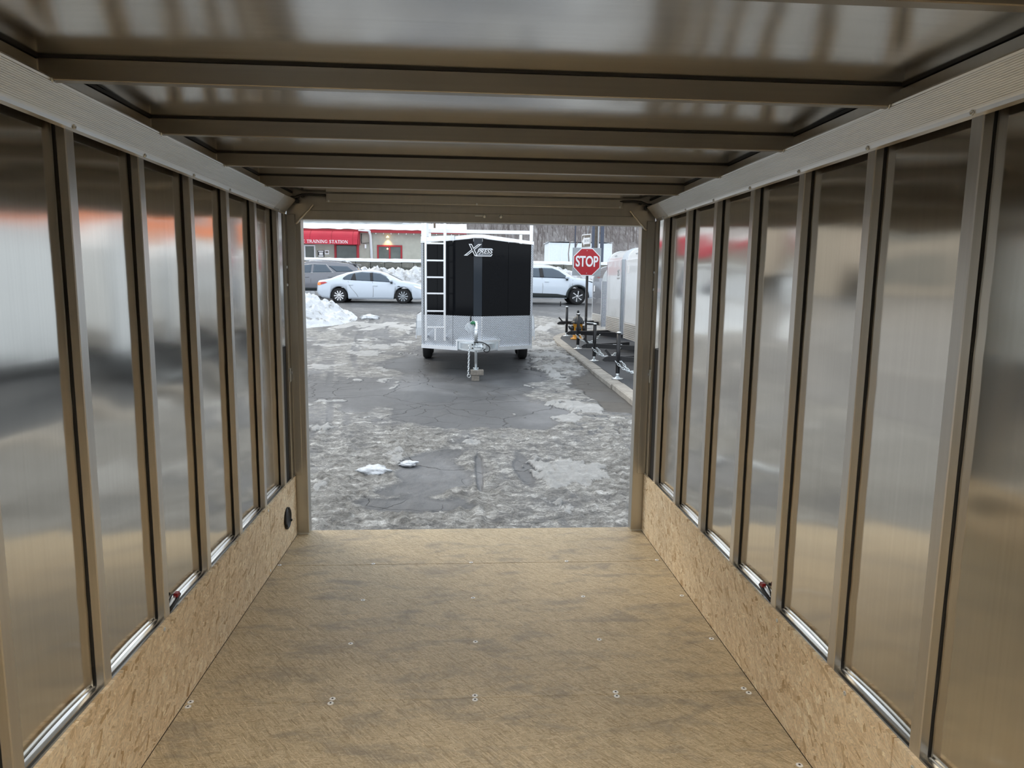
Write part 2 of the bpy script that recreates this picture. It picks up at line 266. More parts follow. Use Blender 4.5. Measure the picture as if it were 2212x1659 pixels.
# ------------------------------------------------------------------ mesh helpers
class MB:
    def __init__(s): s.v = []; s.f = []; s.mi = []; s.sm = []; s.cur = 0; s.smooth = False
    def add(s, vs, fs, smooth=None):
        b = len(s.v); s.v += [tuple(map(float, q)) for q in vs]
        for f in fs: s.f.append(tuple(b+i for i in f)); s.mi.append(s.cur); s.sm.append(s.smooth if smooth is None else smooth)
        return s
    def box(s, x0, x1, y0, y1, z0, z1):
        vs = [(x, y, z) for z in (z0, z1) for y in (y0, y1) for x in (x0, x1)]
        return s.add(vs, [(0, 2, 3, 1), (4, 5, 7, 6), (0, 1, 5, 4), (2, 6, 7, 3), (0, 4, 6, 2), (1, 3, 7, 5)], False)
    def bbox(s, x0, x1, y0, y1, z0, z1, b=0.003):
        # box with chamfered edges
        vs = []; cx, cy, cz = (x0+x1)/2, (y0+y1)/2, (z0+z1)/2; hx, hy, hz = (x1-x0)/2, (y1-y0)/2, (z1-z0)/2
        b = min(b, hx*.9, hy*.9, hz*.9); idx = {}
        for sx in (-1, 1):
            for sy in (-1, 1):
                for sz in (-1, 1):
                    for a in range(3):
                        d = [hx-b, hy-b, hz-b]; d[a] = (hx, hy, hz)[a]
                        idx[(sx, sy, sz, a)] = len(vs); vs.append((cx+sx*d[0], cy+sy*d[1], cz+sz*d[2]))
        fs = []
        for a in range(3):
            o = [i for i in range(3) if i != a]
            for sg in (-1, 1):
                q = []
                for (p, r) in ((-1, -1), (1, -1), (1, 1), (-1, 1)):
                    k = [0, 0, 0]; k[a] = sg; k[o[0]] = p; k[o[1]] = r; q.append(idx[(k[0], k[1], k[2], a)])
                fs.append(q)
            for p in (-1, 1):
                for r in (-1, 1):
                    k1 = [0, 0, 0]; k1[o[0]] = p; k1[o[1]] = r; k1[a] = -1; k2 = list(k1); k2[a] = 1
                    fs.append([idx[(*k1, o[0])], idx[(*k2, o[0])], idx[(*k2, o[1])], idx[(*k1, o[1])]])
        for sx in (-1, 1):
            for sy in (-1, 1):
                for sz in (-1, 1): fs.append([idx[(sx, sy, sz, a)] for a in range(3)])
        return s.add(vs, fs, False)
    def bar(s, a, b, w, h=None, upv=(0, 0, 1)):
        h = h or w; a = Vector(a); b = Vector(b); d = (b-a).normalized(); u = Vector(upv)
        if abs(d.dot(u)) > .98: u = Vector((1, 0, 0))
        r = d.cross(u).normalized(); u = r.cross(d)
        vs = [p + r*sx*w/2 + u*sz*h/2 for p in (a, b) for sx, sz in ((-1, -1), (1, -1), (1, 1), (-1, 1))]
        return s.add(vs, [(3, 2, 1, 0), (4, 5, 6, 7), (0, 1, 5, 4), (1, 2, 6, 5), (2, 3, 7, 6), (3, 0, 4, 7)], False)
    def tube(s, pts, r, n=8, closed=False, cap=True):
        pts = [Vector(p) for p in pts]; m = len(pts); rs = r if isinstance(r, (list, tuple)) else [r]*m
        vs = []; prev = None
        for i, p in enumerate(pts):
            if closed: d = pts[(i+1) % m]-pts[i-1]
            else: d = pts[min(i+1, m-1)]-pts[max(i-1, 0)]
            d.normalize()
            u = prev if prev is not None else (Vector((0, 0, 1)) if abs(d.z) < .9 else Vector((1, 0, 0)))
            u = (u - d*u.dot(d)); u.normalize(); prev = u; w = d.cross(u)
            for k in range(n):
                a = 2*PI*k/n; vs.append(p + (u*math.cos(a)+w*math.sin(a))*rs[i])
        fs = []
        for i in range(m if closed else m-1):
            j = (i+1) % m
            for k in range(n): fs.append((i*n+k, i*n+(k+1) % n, j*n+(k+1) % n, j*n+k))
        if cap and not closed: fs += [tuple(range(n-1, -1, -1)), tuple((m-1)*n+k for k in range(n))]
        return s.add(vs, fs, True)
    def lathe(s, prof, c=(0, 0, 0), axis='z', n=20, smooth=True):
        vs = []
        for r, h in prof:
            for k in range(n):
                a = 2*PI*k/n; x, y = r*math.cos(a), r*math.sin(a)
                q = {'z': (x, y, h), 'x': (h, x, y), 'y': (y, h, x)}[axis]
                vs.append((c[0]+q[0], c[1]+q[1], c[2]+q[2]))
        m = len(prof); fs = [(i*n+k, i*n+(k+1) % n, (i+1)*n+(k+1) % n, (i+1)*n+k) for i in range(m-1) for k in range(n)]
        fs += [tuple(range(n-1, -1, -1)), tuple((m-1)*n+k for k in range(n))]
        return s.add(vs, fs, smooth)
    def prism(s, poly, vec, smooth=False):
        # closed polygon swept along vec
        n = len(poly); vec = Vector(vec); vs = [Vector(p) for p in poly]; vs = vs + [p+vec for p in vs]
        fs = [tuple(range(n-1, -1, -1)), tuple(range(n, 2*n))] + [(i, (i+1) % n, n+(i+1) % n, n+i) for i in range(n)]
        return s.add(vs, fs, smooth)
    def grid(s, fn, nu, nv, smooth=True):
        vs = [fn(i/nu, j/nv) for i in range(nu+1) for j in range(nv+1)]
        fs = [(i*(nv+1)+j, (i+1)*(nv+1)+j, (i+1)*(nv+1)+j+1, i*(nv+1)+j+1) for i in range(nu) for j in range(nv)]
        return s.add(vs, fs, smooth)
    def mat(s, i): s.cur = i; return s
    def build(s, name, mats, parent=None, loc=(0, 0, 0), rot=(0, 0, 0)):
        me = bpy.data.meshes.new(name); me.from_pydata(s.v, [], s.f); me.validate()
        for k in (mats if isinstance(mats, (list, tuple)) else [mats]): me.materials.append(M[k])
        n = len(me.polygons)
        if n == len(s.mi):
            me.polygons.foreach_set('material_index', s.mi); me.polygons.foreach_set('use_smooth', s.sm)
        import bmesh
        bm = bmesh.new(); bm.from_mesh(me); bmesh.ops.recalc_face_normals(bm, faces=bm.faces); bm.to_mesh(me); bm.free()
        return link(name, me, parent, loc, rot)
def link(name, me, parent=None, loc=(0, 0, 0), rot=(0, 0, 0)):
    o = bpy.data.objects.new(name, me); COL.objects.link(o)
    if parent is not None: o.parent = parent
    o.location = loc; o.rotation_euler = rot; return o
def thing(name, label, cat, loc=(0, 0, 0), rotz=0, group=None):
    o = bpy.data.objects.new(name, None); COL.objects.link(o); o.location = loc; o.rotation_euler = (0, 0, rotz); o.empty_display_size = 0.1
    return tag(o, label, cat, group)
def tag(o, label=None, cat=None, group=None, kind=None):
    if label: o['label'] = label
    if cat: o['category'] = cat
    if group: o['group'] = group
    if kind: o['kind'] = kind
    return o
def lab(o, label): o['label'] = label; return o
def copy_tree(o, parent=None):
    c = o.copy(); COL.objects.link(c)
    if parent is not None: c.parent = parent
    for ch in list(o.children): copy_tree(ch, c)
    return c
def text_mesh(body, size, depth, bold=0.0, shear=0.0, spacing=1.0):
    cu = bpy.data.curves.new('text', 'FONT'); cu.body = body; cu.size = size; cu.extrude = depth; cu.offset = bold; cu.shear = shear; cu.space_character = spacing
    cu.align_x = 'CENTER'; cu.align_y = 'CENTER'; cu.resolution_u = 4
    o = bpy.data.objects.new('text', cu); COL.objects.link(o); bpy.context.view_layer.update()
    me = bpy.data.meshes.new_from_object(o.evaluated_get(bpy.context.evaluated_depsgraph_get()))
    bpy.data.objects.remove(o); bpy.data.curves.remove(cu); return me
def put_text(name, body, size, mat, parent, loc, rot, depth=0.004, **k):
    me = text_mesh(body, size, depth, **k); me.materials.clear(); me.materials.append(M[mat])
    return link(name, me, parent, loc, rot)

# value noise on numpy arrays
_perm = rng.random((256, 256))
def vnoise(x, y):
    xi = np.floor(x).astype(int); yi = np.floor(y).astype(int); fx = x-xi; fy = y-yi
    fx = fx*fx*(3-2*fx); fy = fy*fy*(3-2*fy)
    g_ = lambda a, b: _perm[a & 255, b & 255]
    return (g_(xi, yi)*(1-fx)+g_(xi+1, yi)*fx)*(1-fy)+(g_(xi, yi+1)*(1-fx)+g_(xi+1, yi+1)*fx)*fy
def fbm(x, y, o=4, gain=0.5):
    s = 0; a = 1; t = 0
    for i in range(o): s = s+a*vnoise(x*2**i+17.3*i, y*2**i+5.1*i); t += a; a *= gain
    return s/t
def sstep(a, b, x):
    t = np.clip((x-a)/(b-a), 0, 1); return t*t*(3-2*t)

# ------------------------------------------------------------------ ground profile
GP = [(-40, -.46), (3.5, -.46), (8, -.34), (12.5, -.24), (16.5, -.18), (20, -.09), (24, .16), (28, .50), (31, .67), (34, .78), (38, .95), (60, 1.3), (140, 1.6)]
GY = np.array([a for a, b in GP]); GZ = np.array([b for a, b in GP])
def gz(y): return float(np.interp(y, GY, GZ))

# ------------------------------------------------------------------ trailer interior (the room)
XS, XK, XW, ZK, ZT, ZC = 1.0726, 1.0606, 1.1030, 0.366, 1.910, 2.0225
YB, YE = -1.30, 4.17
PITCH = 0.4064
DOOR_Y = (-1.15, -0.35)     # open side door, behind the camera, in the left wall
def studs_y(y0): return [y0+i*PITCH for i in range(-9, 8) if YB+0.05 < y0+i*PITCH < 4.05]
SL, SR = studs_y(1.974), studs_y(1.5602)

def skin(side, edges, hole=None):
    sg = -1 if side == 'left' else 1
    mb = MB()
    ys = np.arange(YB, 4.26, 0.0185); zs = np.linspace(-0.03, 2.04, 84)
    if hole: ys = np.sort(np.append(ys[(np.abs(ys-hole[0]) > .01) & (np.abs(ys-hole[1]) > .01)], hole))
    Y, Z = np.meshgrid(ys, zs, indexing='ij')
    e = np.array(edges); k = np.searchsorted(e, Y, side='left'); nxt = e[np.clip(k, 0, len(e)-1)]
    t = np.clip((Y-(nxt-PITCH))/(PITCH-0.04), 0, 1)
    amp = 0.0022+0.002*vnoise(k*3.7+0.5, Z*0.8)
    ph = np.sin(PI*t)**1.0*amp*(0.4+1.1*vnoise(k*5.1+9.2, Z*1.3+k*2.0))
    X = XW+ph+0.0016*(fbm(Y*2.0+sg*9, Z*7, 3)-.5)+0.0010*(vnoise(Y*1.2+40, Z*17+k*3.3)-.5)
    ny, nz = Y.shape; idx = np.arange(ny*nz).reshape(ny, nz)
    fs = [(idx[i, j], idx[i+1, j], idx[i+1, j+1], idx[i, j+1]) for i in range(ny-1) for j in range(nz-1)
          if not (hole and hole[0]-.001 <= ys[i] and ys[i+1] <= hole[1]+.001 and 0.05 < zs[j] < 1.8)]
    mb.add(np.stack([sg*X, Y, Z], -1).reshape(-1, 3), fs, True)
    return tag(mb.build('wall_'+side, 'wall_skin'), kind='structure')
wall_left = skin('left', SL, DOOR_Y); wall_right = skin('right', SR)
lab(wall_left, 'left trailer wall of brushed aluminium skin with studs and strand board kick panel')
lab(wall_right, 'right trailer wall of brushed aluminium skin with studs and strand board kick panel')

def screw_mb(r=0.009, h=0.003, axis='z', c=(0, 0, 0), sg=1):
    mb = MB(); pr = [(r, 0), (r, h*.6), (r*.8, h), (r*.45, h), (r*.35, h*.55)]
    return mb.lathe([(a, sg*b) for a, b in pr], c, axis, 12)
def wall_parts(wall, sg, studs, kicks, skip):
    # studs: aluminium tube with a strip of dark tape between it and the skin
    def xb(mb, a, b, *r, bev=None):
        x0, x1 = sorted((sg*a, sg*b)); return mb.bbox(x0, x1, *r, b=bev) if bev else mb.box(x0, x1, *r)
    proto = xb(MB(), XS, XS+0.0255, -0.040, 0, 0.02, ZT+0.05, bev=0.0025).build('stud', 'stud_metal', wall)
    tp = xb(MB(), XS+0.0255, XW+0.002, -0.037, -0.003, 0.02, ZT+0.05).build('sealing_tape', 'black_tape', proto)
    first = True
    for y in studs:
        if skip and skip[0]-.02 < y < skip[1]+.06: continue
        o = proto if first else copy_tree(proto, wall); first = False; o.location = (0, y, 0)
    for a, b in kicks:
        k = xb(MB(), XK, XS-0.0002, a, b, 0.002, ZK).build('kick_panel', 'osb_kick', wall)
    if True:
        mb = MB(); e = 0.0
        poly = [(XS+.001, .10), (XS+.001, .360), (XS+.009, .362), (XS+.010, .352), (XS+.0135, .352), (XS+.0145, .370), (XS+.0225, .371), (XS+.0245, .362), (XW+.006, .378), (XW+.006, .10)]
        mb.prism([(sg*x, (DOOR_Y[1] if skip else YB), z) for x, z in poly], (0, 4.12-(DOOR_Y[1] if skip else YB), 0)); mb.build('bottom_rail', 'rail_metal', wall)
    mb = MB(); xb(mb, 1.034, 1.112, YB, 4.24, 1.981, ZC-0.009); mb.build('upper_rail', 'frame_metal', wall)
    mb = MB(); xb(mb, 1.030, 1.112, YB, 4.17, ZC-0.006, ZC+0.003); mb.build('roof_tape', 'black_tape', wall)
    # jamb strip and dark slot between last stud and door post
    mb = MB(); xb(mb, 1.069, 1.085, 4.115, 4.172, ZK, 1.90, bev=0.002); js = mb.build('jamb_strip', 'frame_metal', wall)
    mb = MB(); xb(mb, 1.083, 1.11, 4.012, 4.16, ZK-.1, 1.15); mb.build('slot_seal', 'black_rubber', wall)
    for z in (1.60, 1.50):
        screw_mb(0.010, 0.004, 'x', (sg*1.069, 4.142, z), -sg).build('screw', 'galvanised', js)
    mb = MB(); xb(mb, 1.062, 1.069, 4.118, 4.150, 0.94, 1.02, bev=0.002); xb(mb, 1.055, 1.062, 4.125, 4.14, 0.985, 1.0); mb.build('latch_keeper', 'galvanised', js)
    return
wall_parts(wall_left, -1, SL, [(DOOR_Y[1], 3.594), (3.600, 4.166)], DOOR_Y)
wall_parts(wall_right, 1, SR, [(YB, 1.600), (1.606, 4.166)], None)
for sg, wl, pts in ((1, wall_right, ((2.285, .345), (1.835, .345), (1.52, .34))), (-1, wall_left, ((2.30, .35), (3.60-.03, .02), (3.60-.03, .345)))):
    for y, z in pts: screw_mb(0.007, 0.002, 'x', (sg*XK, y, z), -sg).build('kick_screw', 'galvanised', wl)

# cove trims, ribbed extrusion
def cove(n, sg):
    P0, P1 = Vector((1.060, 1.909)), Vector((1.004, 1.973)); d = P1-P0; L = d.length; d = d/L; nrm = Vector((-d.y, d.x))
    if nrm.x > 0: nrm = -nrm
    pr = [(1.0745, 1.896), (1.0625, 1.900), (1.060, 1.9085)]
    nr = 15
    for k in range(nr):
        for f, h in ((0.0, 0.0), (0.22, 0.0016), (0.72, 0.0016), (0.94, 0.0)):
            q = P0+d*(L*(0.06+0.88*(k+f)/nr))+nrm*h; pr.append((q.x, q.y))
    pr += [(1.004, 1.973), (1.010, 1.979), (1.040, 1.979), (1.0745, 1.93)]
    o = MB().prism([(sg*x, YB, z) for x, z in pr], (0, 3.885-YB, 0)).build('trim_%d' % n, 'cove_metal')
    tag(o, kind='structure', label='ribbed aluminium cove trim along the top of the %s wall' % ('left' if sg < 0 else 'right'))
    q = MB().prism([(sg*x, 3.887, z) for x, z in [(1.0745, 1.896), (1.0625, 1.900), (1.060, 1.9085), (1.0035, 1.9735), (1.010, 1.980), (1.040, 1.980), (1.0745, 1.93)]], (0, 0.235, 0)).build('cove_end_plate', 'frame_metal', o)
    for y in (SL if sg < 0 else SR):
        screw_mb(0.0065, 0.004, 'x', (sg*1.0615, y-0.018, 1.9045), -sg).build('screw', 'galvanised', o)
    for y in BOWS:
        screw_mb(0.0065, 0.004, 'x', (sg*1.0045, y+.005, 1.970), -sg).build('screw', 'galvanised', o)
BOWS = [1.728-0.588*i for i in range(5, 0, -1)] + [1.762, 2.350, 2.937, 3.520]
cove(1, -1); cove(2, 1)

# ceiling skin with roof bows
def ceiling():
    mb = MB(); ys = np.arange(YB, 4.26, 0.022); xs = np.linspace(-1.06, 1.06, 86); X, Y = np.meshgrid(xs, ys, indexing='ij')
    e = np.array(BOWS+[4.11]); k = np.searchsorted(e, Y); hi = e[np.clip(k, 0, len(e)-1)]; t = np.clip((Y-(hi-.588))/.588, 0, 1)
    side = 1-np.abs(X)/1.06
    Z = ZC + 0.0125*np.sin(PI*t)*np.clip(side*2.6, 0, 1)**.8 + 0.003*np.sin(PI*t)*(fbm(X*1.3+3, Y*2.5+k, 3)-.5)*2 \
        + 0.0022*np.sin(PI*t)*np.sin(X*9+np.sin(Y*6+k)*1.5)*np.clip(1-side*1.6, 0, 1)
    nx, ny = X.shape; idx = np.arange(nx*ny).reshape(nx, ny)
    fs = [(idx[i, j], idx[i+1, j], idx[i+1, j+1], idx[i, j+1]) for i in range(nx-1) for j in range(ny-1)]
    mb.add(np.stack([X, Y, Z], -1).reshape(-1, 3), fs, True)
    o = tag(mb.build('ceiling', 'ceiling_skin'), kind='structure', label='smooth aluminium roof skin carried on square roof bows')
    p = MB().bbox(-1.036, 1.036, 0, 0.028, 1.969, 2.0180, b=0.002).build('roof_bow', 'bow_metal', o)
    MB().box(-1.034, 1.034, 0.001, 0.027, 2.0180, ZC+.001).build('sealing_tape', 'black_tape', p)
    MB().box(-1.034, -1.030, -0.0006, 0.02, 1.972, 2.014).build('weld_bead', 'weld_metal', p)
    for i, y in enumerate(BOWS):
        q = p if i == 0 else copy_tree(p, o); q.location = (0, y, 0)
    return o
ceiling_o = ceiling()

# floor of strand board sheets on a dark subfloor
floor = tag(MB().box(-1.10, 1.10, YB, 4.235, -0.075, -0.020).build('floor', 'dark_hole'), kind='structure', label='strand board trailer floor in crosswise sheets with washer head screws')
seams = [YB, -0.13, 1.140, 2.412, 3.681, 4.236]
sheets = []
for a, b in zip(seams, seams[1:]):
    sheets.append(MB().bbox(-1.0600, 1.0600, a+.0012, b-.0012, -0.0198, 0.0, b=0.0012).build('floor_sheet', 'osb_floor', floor))
def fscrew():
    mb = MB(); r, h = 0.0112, 0.0024
    mb.lathe([(r, 0), (r, h*.5), (r*.82, h), (r*.36, h)], (0, 0, 0), 'z', 14)
    mb.mat(1).lathe([(r*.36, h), (r*.3, h+.0002), (r*.02, h+.0003)], (0, 0, 0), 'z', 8); return mb
fs0 = fscrew().build('floor_screw', ['white_screw', 'dark_hole'], sheets[2]); fm = fs0.data
firstscrew = True
for x, y in [(-.01, 2.425), (-.01, 2.399), (-.533, 2.429), (-.535, 2.401), (.52, 2.424), (.519, 2.397), (-1.042, 2.433), (-1.040, 2.404), (1.016, 2.425), (1.024, 2.396),
             (-.531, 2.829), (-.002, 2.822), (.534, 2.819), (1.026, 2.806), (-.538, 3.244), (-.007, 3.248), (.535, 3.242), (1.028, 3.234),
             (-.545, 3.690), (-.012, 3.690), (.517, 3.690), (-1.046, 3.69), (1.028, 3.69), (1.025, 1.992), (-.52, 1.99), (0, 1.985), (.52, 1.99), (-.53, 1.56), (0, 1.56), (.53, 1.56)]:
    sh = sheets[max(i for i in range(5) if seams[i] <= y)]
    if firstscrew: o = fs0; firstscrew = False; o.parent = sh
    else: o = link('floor_screw', fm, sh)
    o.location = (x, y, 0)
# front bulkhead behind the camera, unseen fill lamps added under the roof to brighten floor and kicks
tag(MB().box(-1.11, 1.11, YB-.03, YB, -.03, 2.05).build('wall_front', 'wall_skin'), kind='structure')
for i, (x, y) in enumerate(((0.0, -0.55), (0.0, 0.86))):
    d = thing('fill_lamp', 'added round white fill lamp, out of view, under the roof %s' % ('close to the front bulkhead' if i == 0 else 'in front of the nearest bow'), 'lamp', (x, y, ZC-0.002), 0, 'added fill lamps under the roof')
    MB().lathe([(0.085, 0), (0.085, -0.012), (0.072, -0.018)], n=24).build('base', 'white_plastic', d)
    MB().lathe([(0.070, -0.012), (0.066, -0.028), (0.045, -0.038), (0.003, -0.041)], n=24).build('lens', 'fill_lens', d)
    ld = bpy.data.lights.new('fill_bulb', 'AREA'); ld.shape = 'DISK'; ld.size = 0.14; ld.energy = 20; ld.color = (1.0, 0.93, 0.82); ld.spread = math.radians(135)  # added light that lifts the floor and kick panels
    lo = bpy.data.objects.new('fill_bulb', ld); COL.objects.link(lo); lo.parent = d; lo.location = (0, 0, -0.045)

# rear door frame
door = MB(); door.box(-1.112, 1.112, 4.176, 4.25, 1.925, 2.055)
door = tag(door.build('door_1', 'frame_metal'), kind='structure', label='welded aluminium rear door frame open to the street')
MB().bbox(-1.0, 1.0, 4.166, 4.252, 1.872, 1.9235, b=.002).build('header_rail', 'frame_metal', door)
for sg in (-1, 1):
    mb = MB(); x0, x1 = sorted((sg*.991, sg*1.0685)); mb.bbox(x0, x1, 4.17, 4.245, 0.001, 1.955, b=.003)
    x0, x1 = sorted((sg*1.02, sg*1.0682)); mb.bbox(x0, x1, 4.163, 4.171, 0.37, 1.90, b=.002)
    po = mb.build('door_post', 'frame_metal', door)
    mb = MB(); x0, x1 = sorted((sg*.993, sg*1.06)); mb.box(x0, x1, 4.160, 4.25, 0.0005, 0.008); mb.build('foot_plate', 'galvanised', po)
    g_ = MB().prism([(sg*1.014, 4.150, 1.957), (sg*.918, 4.150, 1.957), (sg*.918, 4.150, 1.947), (sg*1.004, 4.150, 1.846), (sg*1.014, 4.150, 1.846)], (0, 0.016, 0)).build('gusset', 'frame_metal', door)
    pts = [Vector((sg*(.912+.101*t), 4.148, 1.953-.108*t)) + Vector((0, 0, .0022*math.sin(t*19))) for t in np.linspace(0, 1, 9)]
    MB().tube(pts, [.006, .0045, .004, .0045, .004, .0045, .004, .005, .006], 8).build('weld_bead', 'weld_metal', g_)
cv = MB(); cv.bbox(-.842, .869, 4.150, 4.178, 1.976, 2.018, b=.003); cv.bbox(-.842, .869, 4.146, 4.154, 1.968, 1.980, b=.002)
cv = cv.build('conduit_cover', 'frame_metal', door)
for x in (-.825, .015, .85): screw_mb(.006, .003, 'y', (x, 4.146, 1.974), -1).build('screw', 'galvanised', cv)
for x in (.06, .155):
    mb = MB().lathe([(.011, 4.166), (.011, 4.158), (.006, 4.158), (.006, 4.146), (.001, 4.145)], (x, 0, 1.910), 'y', 10); mb.build('bolt', 'galvanised', door)
MB().bbox(.005, .05, 4.158, 4.167, 1.908, 1.914, b=.002).build('latch_plate', 'galvanised', door)

# black cables at both header corners
def cable(sg, label):
    t = thing('cable', label, 'cable', (sg*.95, 4.15, 2.0))
    P = [(sg*1.045, 4.13, 1.988), (sg*1.01, 4.146, 1.992), (sg*.975, 4.150, 2.006), (sg*.93, 4.151, 2.010), (sg*.885, 4.152, 2.008), (sg*.83, 4.16, 2.008)]
    mb = MB().tube([(x-sg*.95, y-4.15, z-2.0) for x, y, z in P], .0075, 10); mb.build('sheath', 'black_rubber', t)
    MB().lathe([(.003, -.012), (.011, -.009), (.013, 0), (.011, .006), (.003, .008)], (sg*1.004-sg*.95, 0.002, -.026), 'y', 14).build('grommet', 'black_rubber', t)
    MB().lathe([(.007, -.006), (.008, .004), (.005, .008)], (sg*.972-sg*.95, .002, -.004), 'y', 10).build('clip', 'black_rubber', t)
cable(-1, 'black cable entering header cover at the left corner'); cable(1, 'black cable entering header cover at the right corner')

# round black lamp housing in the left kick panel
t = thing('lamp_housing', 'round black rubber lamp housing set into left kick panel', 'lamp', (-1.0605, 3.932, 0.182))
MB().lathe([(.063, 0), (.063, .008), (.056, .013), (.050, .013), (.046, .006), (.030, .004), (.001, .003)], (0, 0, 0), 'x', 26).build('ring', 'black_rubber', t)
for a in (90, 210, 330): MB().bbox(.004, .018, .056*math.cos(math.radians(a))-.008, .056*math.cos(math.radians(a))+.008, .056*math.sin(math.radians(a))-.006, .056*math.sin(math.radians(a))+.006, b=.002).build('tab', 'black_rubber', t)
# wire connectors lying on the bottom rails
def connector(sg, loc, label):
    t = thing('wire_connector', label, 'connector', loc)
    P = [(0, -.060, .004), (-sg*.004, -.045, .010), (-sg*.004, -.02, .014), (-sg*.003, .012, .020), (0, .040, .024), (sg*.006, .052, .020)]
    MB().tube([Vector(p) for p in P], .0065, 8).build('cable', 'black_rubber', t)
    P2 = [(sg*.004, -.050, .012), (sg*.007, -.03, .032), (sg*.009, 0, .040), (sg*.009, .02, .034)]
    MB().tube([Vector(p) for p in P2], .003, 6).build('wire', 'black_rubber', t)
    MB().bbox(-.006 if sg > 0 else -.010, .010 if sg > 0 else .006, .010, .034, .022, .040, b=.002).build('plug', 'red_plastic', t)
    MB().tube([Vector((sg*.004, -.03, .012)), Vector((sg*.006, -.005, .022)), Vector((sg*.004, .012, .028))], [.006, .008, .005], 8).build('heat_shrink_sleeve', 'plastic_film', t)
connector(-1, (-1.082, 2.445, .366), 'black wire with dark red connector lying on left bottom rail')
connector(1, (1.082, 2.445, .366), 'black wire with dark red connector lying on right bottom rail')

# ------------------------------------------------------------------ street surface
def street():
    xs = np.unique(np.concatenate([np.linspace(-45, -12, 24), np.linspace(-12, -4.2, 60), np.arange(-4.2, -2.2, .04), np.arange(-2.2, 2.56, .0165), np.linspace(2.56, 2.8, 5), np.linspace(2.8, 9, 30), np.linspace(9, 50, 30)]).round(4))
    ys = np.unique(np.concatenate([np.linspace(-14, 4.2, 20), np.arange(4.2, 8.6, .021), np.arange(8.6, 13.5, .032), np.arange(13.5, 24, .07), np.linspace(24, 39, 110), np.linspace(39, 60, 8)]).round(4))
    X, Y = np.meshgrid(xs, ys, indexing='ij')
    wob = lambda s, o=4, d=0: fbm(X*s+d, Y*s+d*.7, o)-.5
    ell = lambda cx, cy, rx, ry, soft=.35, w=.9: 1-sstep(1-soft, 1+soft, np.hypot((X-cx)/rx, (Y-cy)/ry)+w*wob(1.9, 5, cx*3+cy))
    base = np.interp(Y, GY, GZ)
    fb = lambda sx, sy, o=5, d=0: fbm(X*sx+d, Y*sy+d*.7, o)-.5
    r1 = 1-np.abs(fb(2.6, 1.7, 5, 4))*4; r2 = 1-np.abs(fb(6.5, 4.0, 4, 9))*4         # ridged noise, -1..1
    ice = np.clip(.60+.9*fb(1.5, .9, 5, 8)+.16*r2, 0, 1)
    left = 1-sstep(-1.6, -.7, X+.6*fb(.7, .5, 3, 21))
    ice = np.where(Y > 9, ice-.12+.10*left, ice)
    # wheel tracks: long streaks that bend with the street
    u = X+.20*(Y-8)*sstep(-.2, -2.5, X)-.02*(Y-8)**2*.2*left; tr = vnoise(u*4.2+50, Y*.16); tr2 = vnoise(u*11+80, Y*.30)
    ice = ice-(.30*sstep(.52, .70, tr)+.18*sstep(.5, .75, tr2))*sstep(7.0, 9.0, Y)*sstep(.3, -.8, X)
    # bare asphalt
    mid = 1-sstep(-.10, .12, np.hypot((X-.10)/1.25, (Y-10.7)/2.15)-1+1.1*fb(.9, .8, 5, 3)); ice = ice*(1-mid)+mid*np.clip(.10+.7*fb(3, 2, 4, 2)-.12, 0, .3)
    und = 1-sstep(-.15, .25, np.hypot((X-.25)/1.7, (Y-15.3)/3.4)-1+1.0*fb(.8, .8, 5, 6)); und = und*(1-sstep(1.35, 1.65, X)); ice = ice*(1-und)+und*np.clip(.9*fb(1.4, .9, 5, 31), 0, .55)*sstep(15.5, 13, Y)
    lft = 1-sstep(-.2, .2, np.hypot((X+1.5)/.95, (Y-11.5)/1.5)-1+1.3*fb(1.3, 1.1, 5, 12)); ice = ice*(1-lft*.75)
    for cx, cy, rx, ry in ((-.40, 7.0, .40, .80), (.57, 7.0, .085, .62), (1.35, 8.95, .20, .25), (.10, 6.9, .035, .6), (-.35, 5.9, .5, .22)):
        k = 1-sstep(-.25, .25, np.hypot((X-cx-.06*np.sin(Y*5)*(rx > .2))/rx, (Y-cy)/ry)-1+1.5*fb(2.6, 1.9, 5, cx*7)); ice = ice*(1-k)+k*np.clip(.08+.6*fb(9, 6, 4, 5), 0, .35)
    # packed shelves along the kerb
    edge = 1.25+1.3*(fbm(Y*1.1+3, Y*0+7, 4)-.5)+.30*sstep(14, 17, Y)
    shelf = sstep(edge-.06, edge+.10, X+.25*fb(3, 2, 4, 17))*sstep(8.0, 8.8, Y)*(1-sstep(21, 23, Y))*(1-sstep(2.5, 2.6, X))
    dirt = sstep(1.80, 1.95, X+.9*fb(1.6, .9, 5, 5))*sstep(9.5, 10.1, Y+1.6*fb(1.6, 1.0, 4, 2))*(1-sstep(13.4, 14.2, Y+(2.4-X)*2.2+1.0*fb(2, 1.5, 4, 44)))*(1-sstep(2.62, 2.66, X))
    q = (fbm(X*1.3+2, Y*.95+5, 5))*8+.35*X; lev = np.floor(q)+sstep(.80, 1.0, q-np.floor(q)); lev = np.clip(lev-3, 0, 4); cliff = sstep(.62, .80, q-np.floor(q))*(1-sstep(.86, 1.0, q-np.floor(q)))
    sh = shelf*(1-dirt); ice = ice*(1-sh)+sh*np.clip(.74+.35*fb(7, 4.5, 4, 3)+.2*fb(2, 1.4, 4, 13)-.45*cliff, 0, 1.0); ice = ice*(1-dirt)+dirt*np.clip(.9*fb(4, 2.5, 4, 3)-.22, 0, .4)
    # worn crosswalk bars
    xw = np.zeros_like(X)
    for cx in (-6.1, -5.0, -3.95, -2.85, -1.75, 1.55, 2.6): xw = np.maximum(xw, (np.abs(X-cx-.30*(Y-23.3)) < .24)*(np.abs(Y-23.4) < 1.15)*(fb(3, 2, 4, 71) > -.12))
